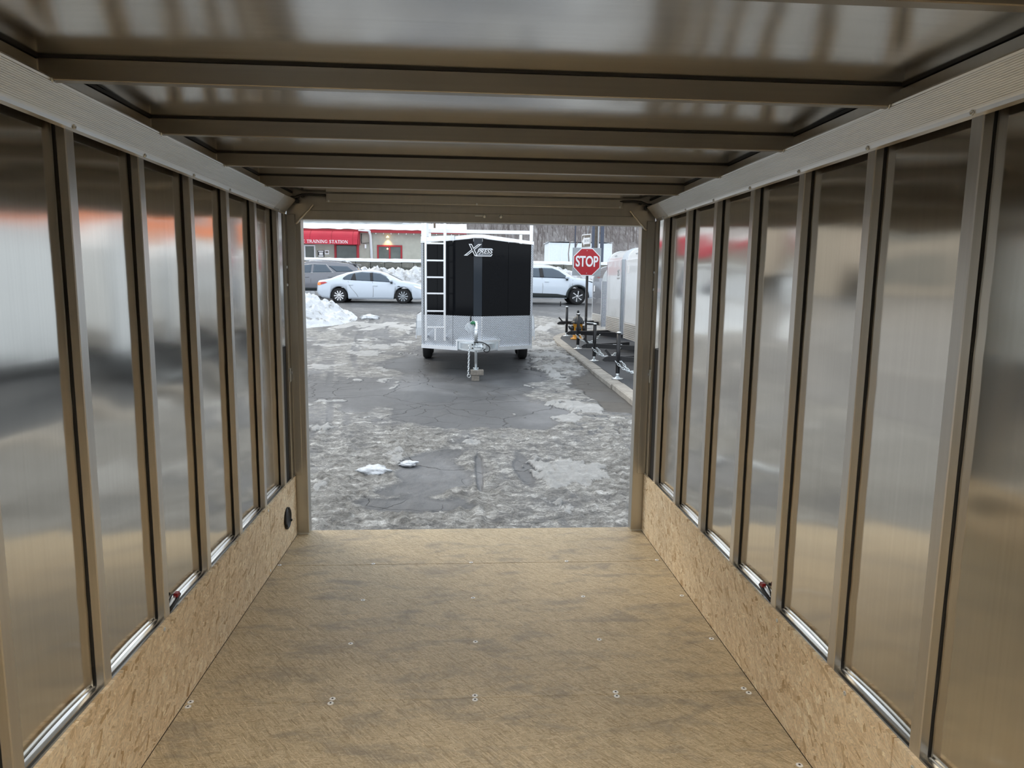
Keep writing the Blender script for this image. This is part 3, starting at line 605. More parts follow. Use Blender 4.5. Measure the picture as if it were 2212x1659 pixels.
    # whiter frozen snow: ragged patches
    wp = fb(2.3, 1.5, 6, 61)+.35*fb(9, 6, 4, 15)
    reg = np.zeros_like(X)
    for cx, cy, rx, ry, w in ((.95, 6.6, .5, 1.3, .30), (1.9, 7.6, .6, .7, .18), (.05, 8.15, .55, .5, .22), (.75, 8.3, .5, .4, .16), (-1.6, 8.7, .9, .6, .16), (-2.3, 10.6, .8, .7, .18), (-1.0, 12.0, .8, .5, .20), (-2.6, 19, 1.2, 1.0, .22), (-1.9, 17.0, .7, 1.0, .15), (-2.4, 23.5, 2.2, .6, .24), (2.3, 24, 1.0, .7, .22), (1.95, 17.0, .7, 4.0, .22), (1.6, 10.0, .5, 1.2, .16), (-1.3, 6.3, .5, .5, .10)):
        reg = np.maximum(reg, w*(1-sstep(.3, 1.25, np.hypot((X-cx)/rx, (Y-cy)/ry))))
    white = sstep(.05, .13, wp+reg-.12)*(ice > .12)*(1-dirt)*(1-und*.8)
    white = np.maximum(white, xw*1.0); cl = np.maximum(sstep(-3.3, -4.6, X)*(1-sstep(16, 20, Y)), sstep(-6.8, -7.8, X)); white = white*(1-cl); ice = np.maximum(ice, white*.85)*(1-.85*cl); ice = np.clip(ice, 0, 1)
    # far crossing: wet dark lane with arcs of tyre tracks
    far = sstep(25.5, 27, Y+.8*wob(.4, 3)); white = white*(1-far)
    rr = np.hypot(X+9, Y-17); arc = sstep(.5, .62, vnoise(rr*1.6, X*.05+3))
    ice = ice*(1-far)+far*(.10+.25*arc)
    ice = np.where((Y > 20) & (Y < 26.5), np.clip(ice*(.55+.45*arc)+.1, 0, 1), ice)
    near = 1-sstep(8.6, 10, Y)
    crumbs = np.abs(fbm(X*11+1, Y*9, 4)-.5)*2; lumps = fbm(X*24+7, Y*19+3, 2)
    rut = np.zeros_like(X)
    for c, w, a in ((.02, .05, .020), (.27, .035, .012), (-.17, .05, .012), (.72, .05, .012), (-1.25, .12, .02), (-1.65, .1, .02), (1.7, .15, .02)):
        rut += a*np.exp(-((X-c-.05*np.sin(Y*1.3)-(Y-6)*c*.03)/w)**2)*(.4+1.2*vnoise(X*6+c*9, Y*9))
    h = ice*(.016*near+.010+(.045*near+.010)*(crumbs-.35)+.040*near*(lumps-.5)+.012*near*np.clip(r1, 0, 1)) + near*rut*np.clip(ice*1.5-.2, 0, 1) + sh*lev*.017*sstep(.1, .5, ice+.3) + white*.006
    h += .010*wob(.8, 3)*(1-far)
    tread = .004*np.sin(Y*42)*np.exp(-((X-1.62-(Y-6)*.10)/.10)**2)*near + .004*np.sin((Y+X*.6)*44)*np.exp(-((X+1.30+(Y-6)*.16)/.12)**2)*near; h += tread
    Z = base+h
    wet_shade = np.clip(und*1.0+mid*.45+far*.5+sstep(.60, .75, fbm(X*.9+30, Y*.9, 4))*.9*(ice < .5), 0, 1)  # damp areas, plus painted shade under the black trailer
    nx, ny = X.shape; idx = np.arange(nx*ny).reshape(nx, ny)
    q4 = np.stack([idx[:-1, :-1], idx[1:, :-1], idx[1:, 1:], idx[:-1, 1:]], -1).reshape(-1, 4)
    me = bpy.data.meshes.new('ground'); co = np.stack([X, Y, Z], -1).reshape(-1, 3).astype(np.float32)
    me.vertices.add(len(co)); me.vertices.foreach_set('co', co.ravel()); me.loops.add(q4.size); me.loops.foreach_set('vertex_index', q4.ravel().astype(np.int32))
    me.polygons.add(len(q4)); me.polygons.foreach_set('loop_start', np.arange(0, q4.size, 4, dtype=np.int32)); me.update(calc_edges=True)
    me.polygons.foreach_set('use_smooth', np.ones(len(q4), bool))
    at = me.color_attributes.new('cover', 'FLOAT_COLOR', 'POINT'); at.data.foreach_set('color', np.stack([ice, wet_shade, dirt, white], -1).reshape(-1).astype(np.float32))
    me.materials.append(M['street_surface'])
    return tag(link('ground', me), kind='structure', label='cracked grey asphalt street with ruts of brown slush and ice')
street()

# kerb of granite stones and the dark asphalt sidewalk behind it
curb = tag(MB().add([(2.60, 3, gz(3)-.2), (2.64, 3, gz(3)-.2), (2.64, 19, gz(19)-.2), (2.60, 19, gz(19)-.2)], [(0, 1, 2, 3)]).build('curb', 'granite'), kind='structure', label='granite kerb stones between icy street and dark sidewalk')
js = [3.0, 5.3, 7.6, 9.9, 11.95, 13.9, 16.35, 18.4, 19.9]
for a, b in zip(js, js[1:]):
    d = float(rng.uniform(-.008, .008)); n = 6; pf = []
    mb = MB()
    for i in range(n+1):
        y = a+.008+(b-a-.016)*i/n; z = gz(y)+.095+d; w = float(rng.uniform(-.006, .006))
        pf.append([(2.505+w+d, y, z-.35), (2.505+w+d, y, z-.02), (2.525+w+d, y, z), (2.715, y, z+.002), (2.715, y, z-.35)])
    vs = [q for p in pf for q in p]; fs = [(i*5+k, i*5+(k+1) % 5, i*5+5+(k+1) % 5, i*5+5+k) for i in range(n) for k in range(5)]
    fs += [tuple(range(5)), tuple(n*5+k for k in range(4, -1, -1))]
    mb.add(vs, fs, False).build('curb_stone', 'granite', curb)
for k in range(4):   # corner stones
    a0, a1 = math.radians(180-22.5*k-.4), math.radians(180-22.5*(k+1)+.4); c = (5.0, 19.9); R0, R1 = 2.495, 2.285; poly = []
    for R, rg in ((R0, np.linspace(a0, a1, 6)), (R1, np.linspace(a1, a0, 6))):
        for a in rg: poly.append((c[0]+R*math.cos(a), c[1]+R*math.sin(a)))
    n = len(poly); vs = [(x, y, gz(y)-.2) for x, y in poly]+[(x, y, gz(y)+.095) for x, y in poly]
    MB().add(vs, [tuple(range(n)), tuple(range(n, 2*n))]+[(i, (i+1) % n, n+(i+1) % n, n+i) for i in range(n)], False).build('curb_stone', 'granite', curb)
def sidewalk():
    mb = MB(); vs = []; ys = np.concatenate([np.linspace(3, 19.9, 60), np.linspace(20.0, 22.15, 14)])
    for y in ys:
        xl = 2.722 if y <= 19.9 else 5.0-math.sqrt(max(2.278**2-(y-19.9)**2, .02))
        for t in np.linspace(0, 1, 12):
            x = xl+(16-xl)*t**1.5; vs.append((x, y, gz(y)+.093+.006*(vnoise(np.array(x*3.), np.array(y*3.))-.5)))
    fs = [(i*12+k, i*12+k+1, i*12+13+k, i*12+12+k) for i in range(len(ys)-1) for k in range(11)]
    o = mb.add(vs, fs, True).build('sidewalk', 'sidewalk_asphalt'); tag(o, kind='structure', label='dark asphalt sidewalk behind the granite kerb')
sidewalk()

# ------------------------------------------------------------------ black cargo trailer with ladder and roof rack
def black_trailer():
    cx = .20; t = thing('cargo_trailer', 'black cargo trailer with ladder, diamond plate guard and roof rack, in mid street', 'trailer', (cx, 15.5, -.18))
    ox, oy, oz = cx, 15.5, -.18
    L = lambda x, y, z: (x-ox, y-oy, z-oz)
    YC, YN, HW, NL, NR = 14.0, 13.30, 1.10, -.085, .075
    out = [(-HW, 18.6), (-HW, YC), (NL, YN), (NR, YN), (HW, YC), (HW, 18.6)]
    def ny(x):  # front of the nose at offset x from the centre line
        if x < NL: return YN+(YC-YN)*(NL-x)/(HW+NL)
        if x > NR: return YN+(YC-YN)*(x-NR)/(HW-NR)
        return YN
    top = lambda x: 2.385-.075*abs(x)/HW
    # shell
    vs = [L(cx+x, y, z) for z in (.29, None) for x, y in out for z in [z if z else top(x)]]
    n = len(out); MB().add(vs, [tuple(range(n-1, -1, -1)), tuple(range(n, 2*n))]+[(i, (i+1) % n, n+(i+1) % n, n+i) for i in range(n)], False).build('body', 'black_panel', t)
    def face(xa, xb, z0, z1, off, th, name, mat, parent=t, zf=None):
        # a plate following the nose between offsets xa and xb
        xs_ = sorted({xa, xb, *[q for q in (NL, NR) if xa < q < xb]}); vs = []; m = len(xs_)
        for d in (off, off+th):
            for x in xs_:
                for z in (z0, z1):
                    zz = z if not (zf and z == z1) else zf(x)
                    if z0 == 'top': zz = top(x)+(-.002 if z == z0 else z1)
                    vs.append(L(cx+x, ny(x)-d, zz))
        fs = []
        I = lambda d, i, k: d*2*m+i*2+k
        for i in range(m-1):
            fs += [(I(0, i, 0), I(0, i, 1), I(0, i+1, 1), I(0, i+1, 0)), (I(1, i, 0), I(1, i+1, 0), I(1, i+1, 1), I(1, i, 1)), (I(0, i, 1), I(1, i, 1), I(1, i+1, 1), I(0, i+1, 1)), (I(0, i, 0), I(0, i+1, 0), I(1, i+1, 0), I(1, i, 0))]
        fs += [(I(0, 0, 0), I(1, 0, 0), I(1, 0, 1), I(0, 0, 1)), (I(0, m-1, 0), I(0, m-1, 1), I(1, m-1, 1), I(1, m-1, 0))]
        return MB().add(vs, fs, False).build(name, mat, parent)
    e = .004
    for xa, xb, m in ((-1.05, -.78, 'black_panel'), (-.775, -.475, 'black_panel'), (-.47, NL-e, 'black_panel'), (NL, NR, 'black_panel_sheen'), (NR+e, .585, 'black_panel'), (.59, 1.05, 'black_panel')):
        face(xa, xb, .93, 2.33, .002, .004, 'front_panel', m, zf=lambda x: top(x)-.012)
    for xa, xb in ((-1.05, -.475), (-.47, NL-e), (NL, NR), (NR+e, 1.05)):
        face(xa, xb, .30, .925, .004, .006, 'stone_guard', 'diamond_plate')
    face(NR-.006, NR+.008, .30, .92, .011, .004, 'guard_seam', 'bright_alu')
    for a, b in ((-HW, -1.052), (1.052, HW)):
        face(a, b, .30, 2.32, .002, .012, 'corner_trim', 'diamond_plate')
    face(-HW-.005, HW+.005, 'top', .062, .006, .02, 'roof_trim', 'bright_alu')
    face(-HW-.002, -.38, .262, .335, .004, .03, 'bottom_trim', 'bright_alu'); face(.385, HW+.002, .262, .335, .004, .03, 'bottom_trim', 'bright_alu')
    for z in (.278, .305): face(.39, HW, z, z+.010, .034, .004, 'trim_groove', 'galvanised')
    face(-.42, .44, .44, .475, .006, .04, 'tongue_trim', 'bright_alu'); face(-.39, .40, .28, .44, .004, .012, 'tongue_cover', 'galvanised')
    for x in (-.40, .41): face(x-.015, x+.015, .265, .475, .008, .04, 'tongue_trim', 'bright_alu')
    MB().prism([L(cx-.40, ny(-.4)+.02, .275), L(cx, 13.1, .262), L(cx+.4, ny(.4)+.02, .275), L(cx+.4, 14.2, .275), L(cx-.4, 14.2, .275)], (0, 0, .06)).build('tongue_plate', 'galvanised', t)
    # emblem
    e1 = put_text('emblem', 'X', .30, 'sign_white', t, L(cx-.135, YN-.035, 2.145), (PI/2, 0, 0), bold=.010, shear=.35)
    e1.scale = (1.0, .95, 1)
    in1 = put_text('emblem_inlay', 'X', .30, 'black_panel', e1, (0.0, 0.0, .004), (0, 0, 0), bold=-.006, shear=.35)
    MB().add([(-.06, -.008, .045), (-.10, -.008, -.105), (.235, -.008, -.105), (.262, -.008, -.075), (.232, -.008, -.080), (-.045, -.008, -.080), (-.02, -.008, .045)], [tuple(range(7))]).build('emblem', 'sign_white', t, L(cx, YN-.03, 2.145)) if False else None
    MB().prism([(-.055, 0, -.105), (.24, 0, -.105), (.268, 0, -.062), (.25, 0, -.062), (.230, 0, -.090), (-.055, 0, -.090)], (0, .006, 0)).build('emblem_underline', 'sign_white', t, L(cx, YN-.036, 2.145))
    MB().prism([(-.045, 0, -.078), (.225, 0, -.078), (.262, 0, .045), (.02, 0, .045)], (0, .005, 0)).build('emblem_plate', 'sticker', t, L(cx, YN-.022, 2.145))
    put_text('emblem_lettering', 'PRESS', .112, 'sign_white', t, L(cx+.115, YN-.030, 2.128), (PI/2, 0, 0), bold=.002, shear=.3)
    put_text('emblem_shadow', 'PRESS', .112, 'black_panel', t, L(cx+.120, YN-.026, 2.123), (PI/2, 0, 0), bold=.010, shear=.3)
    # roof rack
    for y in (13.98, 16.6):
        MB().box(*[c for c in (-.98, 1.03)], y-oy-.02, y-oy+.03, 2.505-oz, 2.575-oz).build('rack_bar', 'bright_alu', t)
        for x in (-1.06, 1.05): MB().bbox(x-.032, x+.032, y-oy-.035, y-oy+.035, 2.37-oz, 2.68-oz, b=.004).build('rack_upright', 'bright_alu', t)
    face(-1.10, -.45, 2.335, 2.43, .03, .02, 'rack_plate', 'bright_alu')
    for x in (-.96, -.62): MB().bbox(x-.02, x+.02, -1.78, -1.74, 2.41-oz, 2.66-oz, b=.003).build('rack_post', 'bright_alu', t)
    # ladder
    yl = 13.48-oy
    for x in (-.985, -.628): MB().bbox(x-.022, x+.022, yl-.02, yl+.02, .44-oz, 2.86-oz, b=.004).build('ladder_rail', 'bright_alu', t)
    for z in (2.70, 2.274, 1.957, 1.645, 1.341, 1.009, .700): MB().bbox(-.965, -.648, yl-.014, yl+.014, z-oz-.016, z-oz+.016, b=.004).build('ladder_rung', 'bright_alu', t)
    MB().box(-.825, -.795, yl-.01, yl+.01, .45-oz, .69-oz).build('ladder_brace', 'bright_alu', t)
    for x in (-.985, -.628): MB().bar((x, yl, .50-oz), (x, ny(x)-oy, .50-oz), .03).build('ladder_bracket', 'bright_alu', t)
    # fenders and wheels (tandem)
    for sg in (-1, 1):
        mb = MB(); prof = []
        for a in np.linspace(0, PI, 13): prof.append((16.75-oy-.98*math.cos(a)**1 * (1 if True else 0), .40+.44*min(1, 1.35*math.sin(a))))
        x0, x1 = sorted((sg*1.10, sg*1.335)); vs = []
        for (y, z) in prof: vs += [(x0, y, z-oz), (x1, y, z-oz)]
        for (y, z) in prof: vs += [(x0, y*.985, z-oz-.02), (x1, y*.985, z-oz-.02)]
        m = len(prof); fs = []
        for i in range(m-1): fs += [(2*i, 2*i+1, 2*i+3, 2*i+2), (2*m+2*i, 2*m+2*i+2, 2*m+2*i+3, 2*m+2*i+1), (2*i, 2*i+2, 2*m+2*i+2, 2*m+2*i), (2*i+1, 2*m+2*i+1, 2*m+2*i+3, 2*i+3)]
        mb.add(vs, fs, False); xo0, xo1 = sorted((sg*1.315, sg*1.335))
        mb.prism([(xo0, y, z-oz) for y, z in prof]+[(xo0, y*.9, z-oz-.09) for y, z in reversed(prof)], (xo1-xo0, 0, 0)); mb.build('fender', 'white_paint', t)
        for y in (16.33, 17.18):
            zg = gz(y)+.335-oz
            w = MB().lathe([(.20, .0), (.30, .0), (.335, .03), (.335, .17), (.30, .20), (.20, .20)], ((1.0 if sg > 0 else -1.2), y-oy, zg), 'x', 28).build('wheel', 'tyre', t)
            MB().lathe([(.02, .03), (.19, .02), (.20, .05), (.20, .15), (.19, .18), (.02, .17)], ((1.0 if sg > 0 else -1.2), y-oy, zg), 'x', 16).build('rim', 'rim_alloy', w)
    MB().bar((-1.0, 16.33-oy, .12-oz), (1.0, 16.33-oy, .12-oz), .06).build('axle', 'black_steel', t)
    # tongue, coupler, jack
    for sg in (-1, 1): MB().bar(L(cx+sg*.5, 13.95, .34), L(cx+sg*.05, 12.85, .38), .06, .10).build('tongue_rail', 'galvanised', t)
    cp = MB().prism([L(cx-.145, 12.86, .325), L(cx+.12, 12.86, .325), L(cx+.145, 12.86, .40), L(cx+.12, 12.86, .455), L(cx+.06, 12.86, .44), L(cx+.02, 12.86, .425), L(cx-.04, 12.86, .425), L(cx-.085, 12.86, .44), L(cx-.145, 12.86, .455)], (0, .02, 0)).build('coupler_plate', 'galvanised', t)
    MB().bbox(-.07, .055, 12.70-oy, 12.86-oy, .325-oz, .385-oz, b=.012).build('coupler', 'galvanised', cp)
    MB().box(-.072, .058, 12.69-oy, 12.70-oy, .382-oz, .392-oz).build('latch', 'black_steel', cp)
    for x, z in ((-.105, .425), (-.105, .36), (.085, .425), (.085, .36)): MB().lathe([(.014, 0), (.014, -.006), (.001, -.008)], (x, 12.858-oy, z-oz), 'y', 8).build('bolt', 'dark_hole', cp)
    jk = MB().tube([L(.160, 12.82, -.035), L(.158, 12.82, .86)], .026, 14).build('jack_post', 'galvanised', t)
    MB().tube([L(.160, 12.82, .42), L(.158, 12.82, .84)], .033, 14).build('jack_sleeve', 'galvanised', jk)
    MB().bbox(.158-ox-.05, .158-ox+.05, 12.77-oy, 12.87-oy, -.035-oz, -.025-oz, b=.003).build('jack_foot', 'galvanised', jk)
    for x in (-.03, .03): MB().tube([L(.16+x, 12.80, .00), L(.16+x*1.6, 12.80, .0)], .012, 8).build('foot_pin', 'galvanised', jk)
    MB().lathe([(.02, .80), (.045, .815), (.045, .845), (.02, .86)], (.10-ox, 12.80-oy, -oz), 'z', 12).build('gear_cap', 'green_plastic', jk)
    MB().bar(L(.16, 12.8, .835), L(.06, 12.78, .855), .014).build('crank', 'galvanised', jk)
    MB().tube([L(.062, 12.78, .86), L(.062, 12.78, .955)], .015, 10).build('crank_grip', 'black_rubber', jk)
    MB().box(.135-ox, .18-ox, 12.785-oy, 12.79-oy, .69-oz, .72-oz).build('sticker', 'sign_white', jk)
    mb = MB()
    def bag(u, v):
        a = 2*PI*u; r = (.018+.055*math.sin(v*PI)**.7)*(1+.35*math.sin(5*a+v*9)+.2*math.sin(9*a-v*5)); return (.045-ox+r*math.cos(a), 12.83-oy+r*math.sin(a)*.5, .64-oz+.19*v)
    mb.grid(bag, 22, 8).build('plastic_bag', 'plastic_film', t)
    P = [(.20, 12.78, .47), (.13, 12.76, .475), (.22, 12.72, .485), (.32, 12.72, .46), (.40, 12.72, .40), (.40, 12.72, .33), (.345, 12.72, .300), (.30, 12.72, .335), (.33, 12.73, .36)]
    MB().tube([L(*p) for p in smooth(P, 5)], .010, 8).build('wiring_cable', 'black_rubber', t)
    ch = MB().bar(L(.05, 12.84, .43), L(.05, 12.84, .40), .02).build('safety_chain', 'galvanised', t)
    lm = link_mesh(.036, .024, .0072, 'galvanised')
    for i in range(14):
        link('chain_link', lm, ch, L(.035-.001*i, 12.80, .395-.0385*i), (0, 0, PI/2*(i % 2)+.5))
    MB().tube([L(.035-.03*math.sin(a), 12.80, -.145+.03*math.cos(a)) for a in np.linspace(0, 2*PI, 14)][:-1], .008, 6, closed=True).build('chain_hook', 'galvanised', ch)
def smooth(P, k):
    P = [Vector(p) for p in P]; out = []
    for i in range(len(P)-1):
        p0, p1, p2, p3 = P[max(i-1, 0)], P[i], P[i+1], P[min(i+2, len(P)-1)]
        for j in range(k):
            t = j/k; out.append(.5*((2*p1)+(p2-p0)*t+(2*p0-5*p1+4*p2-p3)*t*t+(-p0+3*p1-3*p2+p3)*t**3))
    return out+[P[-1]]
def link_mesh(h, w, r, mat):
    # one stadium shaped chain link, long axis z
    pts = []
    for a in np.linspace(-PI/2, PI/2, 6): pts.append((w/2*math.sin(a), 0, h/2-w/4+w/2*math.cos(a)))
    for a in np.linspace(PI/2, 3*PI/2, 6): pts.append((w/2*math.sin(a), 0, -h/2+w/4+w/2*math.cos(a)))
    mb = MB().tube(pts, r, 6, closed=True); o = mb.build('chain_link', mat); me = o.data; bpy.data.objects.remove(o); return me
black_trailer()
for nm, lb, b in (('timber_block', 'upper grey timber block under the black trailer jack', (.062, .302, 12.74, 12.93, -.125, -.036)), ('timber_block', 'lower short timber block under the upper jack block', (.080, .222, 12.76, 12.90, -.236, -.126))):
    o = MB().bbox(*[b[0]-b[0], b[1]-b[0], 0, b[3]-b[2], 0, b[5]-b[4]], b=.006).build(nm, 'timber_block', None, (b[0], b[2], b[4])); tag(o, lb, 'timber')

# ------------------------------------------------------------------ white and grey cargo trailers parked nose to the kerb
def cargo(xn, ya, yb, z0, zg, zr, zt, length, jack, tip, label, body, front, r=.34, crank=True, stick=False):
    yc = (ya+yb)/2; g0 = gz(jack[1])+.095
    t = thing('cargo_trailer', label, 'trailer', (xn, yc, g0)); L = lambda x, y, z: (x-xn, y-yc, z-g0)
    prof = [(xn+.02, z0), (xn+.02, zr)]+[(xn+.02+r-r*math.cos(a), zr+(zt-zr)*math.sin(a)) for a in np.linspace(0, PI/2, 9)[1:]]+[(xn+length, zt-.02), (xn+length, z0)]
    MB().prism([L(x, ya+.03, z) for x, z in prof], (0, yb-ya-.06, 0)).build('body', body, t)
    # side corner plate and rounded cap on both sides
    for y in (ya, yb-.03):
        cp = [(xn, zr), *[(xn+r+.05-(r+.05)*math.cos(a), zr+(zt+.02-zr)*math.sin(a)) for a in np.linspace(0, PI/2, 9)[1:]], (xn+length, zt), (xn+length, zt-.12), (xn+r+.12, zt-.12)] + [(xn+.13+(r)-(r)*math.cos(a), zr+(zt-.12-zr)*math.sin(a)) for a in np.linspace(PI/2, 0, 7)[:-1]]+[(xn+.13, zr)]
        MB().prism([L(x, y, z) for x, z in cp], (0, .03, 0)).build('corner_cap', 'white_paint' if body != 'car_grey' else 'galvanised', t)
        yy = (ya-.003 if y == ya else yb-.025)
        MB().box(0, .14, yy-yc, yy-yc+.028, z0-g0, zr-g0).build('side_corner_plate', 'diamond_plate', t)
    for y in (ya-.003, yb-.067): MB().bbox(-.012, .01, y-yc, y-yc+.07, z0-g0, zr-g0, b=.003).build('corner_trim', 'bright_alu', t)
    MB().bbox(-.004, .018, ya+.072-yc, yb-.072-yc, zg-g0+.004, zr-g0-.006, b=.003).build('front_panel', front, t)
    mb = MB(); n = 9
    for i in range(n):
        a, b = z0+(zg-z0)*i/n, z0+(zg-z0)*(i+1)/n
        mb.prism([L(xn-.004, ya+.07, a+.003), L(xn-.018, ya+.07, a+.010), L(xn-.018, ya+.07, b-.012), L(xn-.004, ya+.07, b-.004), L(xn+.02, ya+.07, b-.004), L(xn+.02, ya+.07, a+.003)], (0, yb-ya-.14, 0))
    tag(mb.build('gravel_guard', 'cove_metal', t), kind='stuff')
    for i in (-1, 0, 1):
        MB().bbox(.02, .034, i*.10-.02, i*.10+.02, zr+.10-g0, zr+.125-g0, b=.003).build('marker_lamp', 'tail_red' if body == 'car_grey' else 'sign_grey', t)
    if stick: MB().box(-.008, -.002, yb-.40-yc, yb-.22-yc, zr-.30-g0, zr-.12-g0).build('sticker', 'sign_white', t)
    jx, jy = jack; tx, ty, tz = tip
    for sg in (-1, 1):
        MB().bar((.03, sg*.52*(yb-ya)/1.9, tz-g0-.01), (tx+.34-xn, ty-yc+sg*.03, tz-g0-.01), .055, .095).build('tongue_rail', 'black_steel', t)
    c = MB(); c.bbox(tx-xn+.10, tx-xn+.42, ty-yc-.045, ty-yc+.045, tz-g0-.06, tz-g0+.045, b=.012); c = c.build('coupler', 'black_steel', t)
    MB().prism([(tx-xn, ty-yc-.035, tz-g0-.045), (tx-xn-.005, ty-yc-.035, tz-g0-.02), (tx-xn+.04, ty-yc-.035, tz-g0+.02), (tx-xn+.12, ty-yc-.035, tz-g0+.042), (tx-xn+.12, ty-yc-.035, tz-g0-.055), (tx-xn+.03, ty-yc-.035, tz-g0-.058)], (0, .07, 0)).build('coupler_socket', 'black_steel', c)
    MB().bar((tx-xn+.16, ty-yc, tz-g0+.02), (tx-xn+.04, ty-yc-.01, tz-g0+.155), .026, .04).build('latch_lever', 'black_steel', c)
    jz = gz(jy)+.095-g0
    j = MB().tube([(jx-xn, jy-yc, jz+.10), (jx-xn, jy-yc, tz-g0+.46)], .038, 14).build('jack_post', 'black_steel', t)
    MB().tube([(jx-xn, jy-yc, jz+.01), (jx-xn, jy-yc, jz+.13)], .029, 12).build('jack_ram', 'galvanised', j)
    MB().lathe([(.11, 0), (.11, .008), (.05, .016), (.03, .04)], (jx-xn, jy-yc, jz), 'z', 18).build('jack_foot', 'galvanised', j)
    MB().lathe([(.045, 0), (.045, .02), (.015, .03)], (jx-xn, jy-yc, tz-g0+.455), 'z', 12).build('jack_cap', 'galvanised', j)
    if crank:
        MB().bar((jx-xn, jy-yc, tz-g0+.485), (jx-xn-.19, jy-yc+.05, tz-g0+.50), .018).build('crank_arm', 'galvanised', j)
        MB().tube([(jx-xn-.19, jy-yc+.05, tz-g0+.49), (jx-xn-.19, jy-yc+.05, tz-g0+.62)], .018, 8).build('crank_grip', 'black_rubber', j)
    if stick: MB().box(tx-xn+.65, tx-xn+.85, ty-yc-.20, ty-yc-.196, tz-g0-.05, tz-g0+.045).build('sticker', 'sign_white', t)
    # safety chains sagging from the coupler
    lm = CHAIN; ch = MB().bar((tx-xn+.30, ty-yc-.06, tz-g0-.05), (tx-xn+.33, ty-yc-.06, tz-g0-.05), .02).build('safety_chain', 'galvanised', t)
    for side, (ex, ey, sag) in enumerate(((.62, -.17, .20), (.45, -.30, .22))):
        A = Vector((tx-xn+.22+.12*side, ty-yc-.06, tz-g0-.04)); B = A+Vector((ex, ey, .02)); n = 15
        for i in range(n):
            s = (i+.5)/n; p = A.lerp(B, s)-Vector((0, 0, sag*4*s*(1-s))); d = (B-A)+Vector((0, 0, -sag*4*(1-2*s)))
            o = link('chain_link', lm, ch, p); q = d.to_track_quat('Z', 'Y'); o.rotation_mode = 'QUATERNION'; o.rotation_quaternion = q @ Matrix.Rotation(PI/2*(i % 2), 4, 'Z').to_quaternion()
    return t
CHAIN = link_mesh(.050, .030, .008, 'galvanised')
cargo(3.92, 20.24, 21.76, .35, .70, 1.66, 2.12, 3.0, (2.97, 20.65), (2.70, 20.72, .437), 'small grey cargo trailer beyond the hydrant, farthest of the parked row', 'car_grey', 'car_grey', .42, True, True)
T2 = cargo(3.70, 16.76, 18.46, .37, .76, 2.16, 2.42, 3.6, (2.82, 17.6), (2.53, 17.62, .353), 'white round-top cargo trailer with dark figures, third of the parked row', 'white_paint', 'white_paint', .34, False, False)
cargo(3.64, 14.24, 16.10, .33, .70, 2.12, 2.40, 3.6, (2.79, 15.17), (2.51, 15.18, .234), 'white round-top cargo trailer next to nearest one, second of the row', 'white_paint', 'white_paint', .34, True, True)
cargo(3.58, 11.60, 13.40, .30, .67, 2.08, 2.36, 3.6, (2.73, 12.5), (2.45, 12.52, .227), 'cargo trailer with nearest black tongue beside right door post', 'white_paint', 'white_paint', .34, False, False)
put_text('front_figures', '25', .20, 'sign_text_grey', T2, (-.006, -.50, 1.90), (PI/2, 0, -PI/2), bold=.006)
MB().box(-.007, -.005, -.64, -.36, 1.755, 1.79).build('front_figures_bar', 'sign_text_grey', T2)

# ------------------------------------------------------------------ stop sign, one way sign, hydrant
def stop_sign():
    x, y = 3.385, 19.71; z0 = gz(y)+.09; t = thing('stop_sign', 'red octagonal STOP sign on a brown post by the hydrant', 'sign', (x, y, z0))
    MB().bbox(-.028, .028, -.02, .02, 0, 2.45-z0, b=.005).build('post', 'post_brown', t)
    c = (-.036, -.04, 2.186-z0)
    oc = lambda R, yy: [(c[0]+R*math.cos(math.radians(22.5+45*k)), yy, c[2]+R*math.sin(math.radians(22.5+45*k))) for k in range(8)]
    pl = MB().bbox(-.44, .365, -.034, -.026, 1.805-z0, 2.575-z0, b=.002).build('back_plate', 'sign_grey', t)
    a = MB().prism(oc(.410, -.045), (0, .008, 0)).build('sign_border', 'sign_white', t)
    b = MB().prism(oc(.386, -.049), (0, .006, 0)).build('sign_face', 'sign_red', t)
    o = put_text('lettering', 'STOP', .355, 'sign_white', t, (c[0], -.052, c[2]), (PI/2, 0, 0), bold=.009, spacing=.97); o.scale = (.76, 1.13, 1)
    for z in (.31, -.31): MB().lathe([(.011, 0), (.011, -.004), (.002, -.006)], (c[0], -.050, c[2]+z), 'y', 8).build('bolt', 'galvanised', t)
stop_sign()
def one_way():
    x, y = 3.50, 20.7; z0 = gz(y)+.09; t = thing('one_way_sign', 'small tilted one way arrow sign above the stop sign', 'sign', (x, y, z0), math.radians(-70))
    MB().tube([(0, .02, 0), (0, .02, 2.95-z0), (.20, .03, 3.7-z0), (.45, .05, 4.6-z0)], .009, 8).build('post', 'sign_grey', t)
    h = MB().bbox(-.27, .27, -.006, 0, 2.63-z0, 3.02-z0, b=.002).build('sign_border', 'sign_white', t)
    MB().box(-.245, .245, -.010, -.005, 2.655-z0, 2.995-z0).build('sign_face', 'sign_dark', t)
    zc = 2.825-z0
    MB().prism([(-.23, -.013, zc), (-.11, -.013, zc+.15), (-.11, -.013, zc+.09), (.22, -.013, zc+.09), (.22, -.013, zc-.09), (-.11, -.013, zc-.09), (-.11, -.013, zc-.15)], (0, .006, 0)).build('arrow', 'sign_white', t)
    put_text('lettering', 'ONE WAY', .10, 'sign_text_grey', t, (.045, -.014, zc), (PI/2, 0, 0), bold=.002, depth=.001).scale = (.66, 1.2, 1)
one_way()
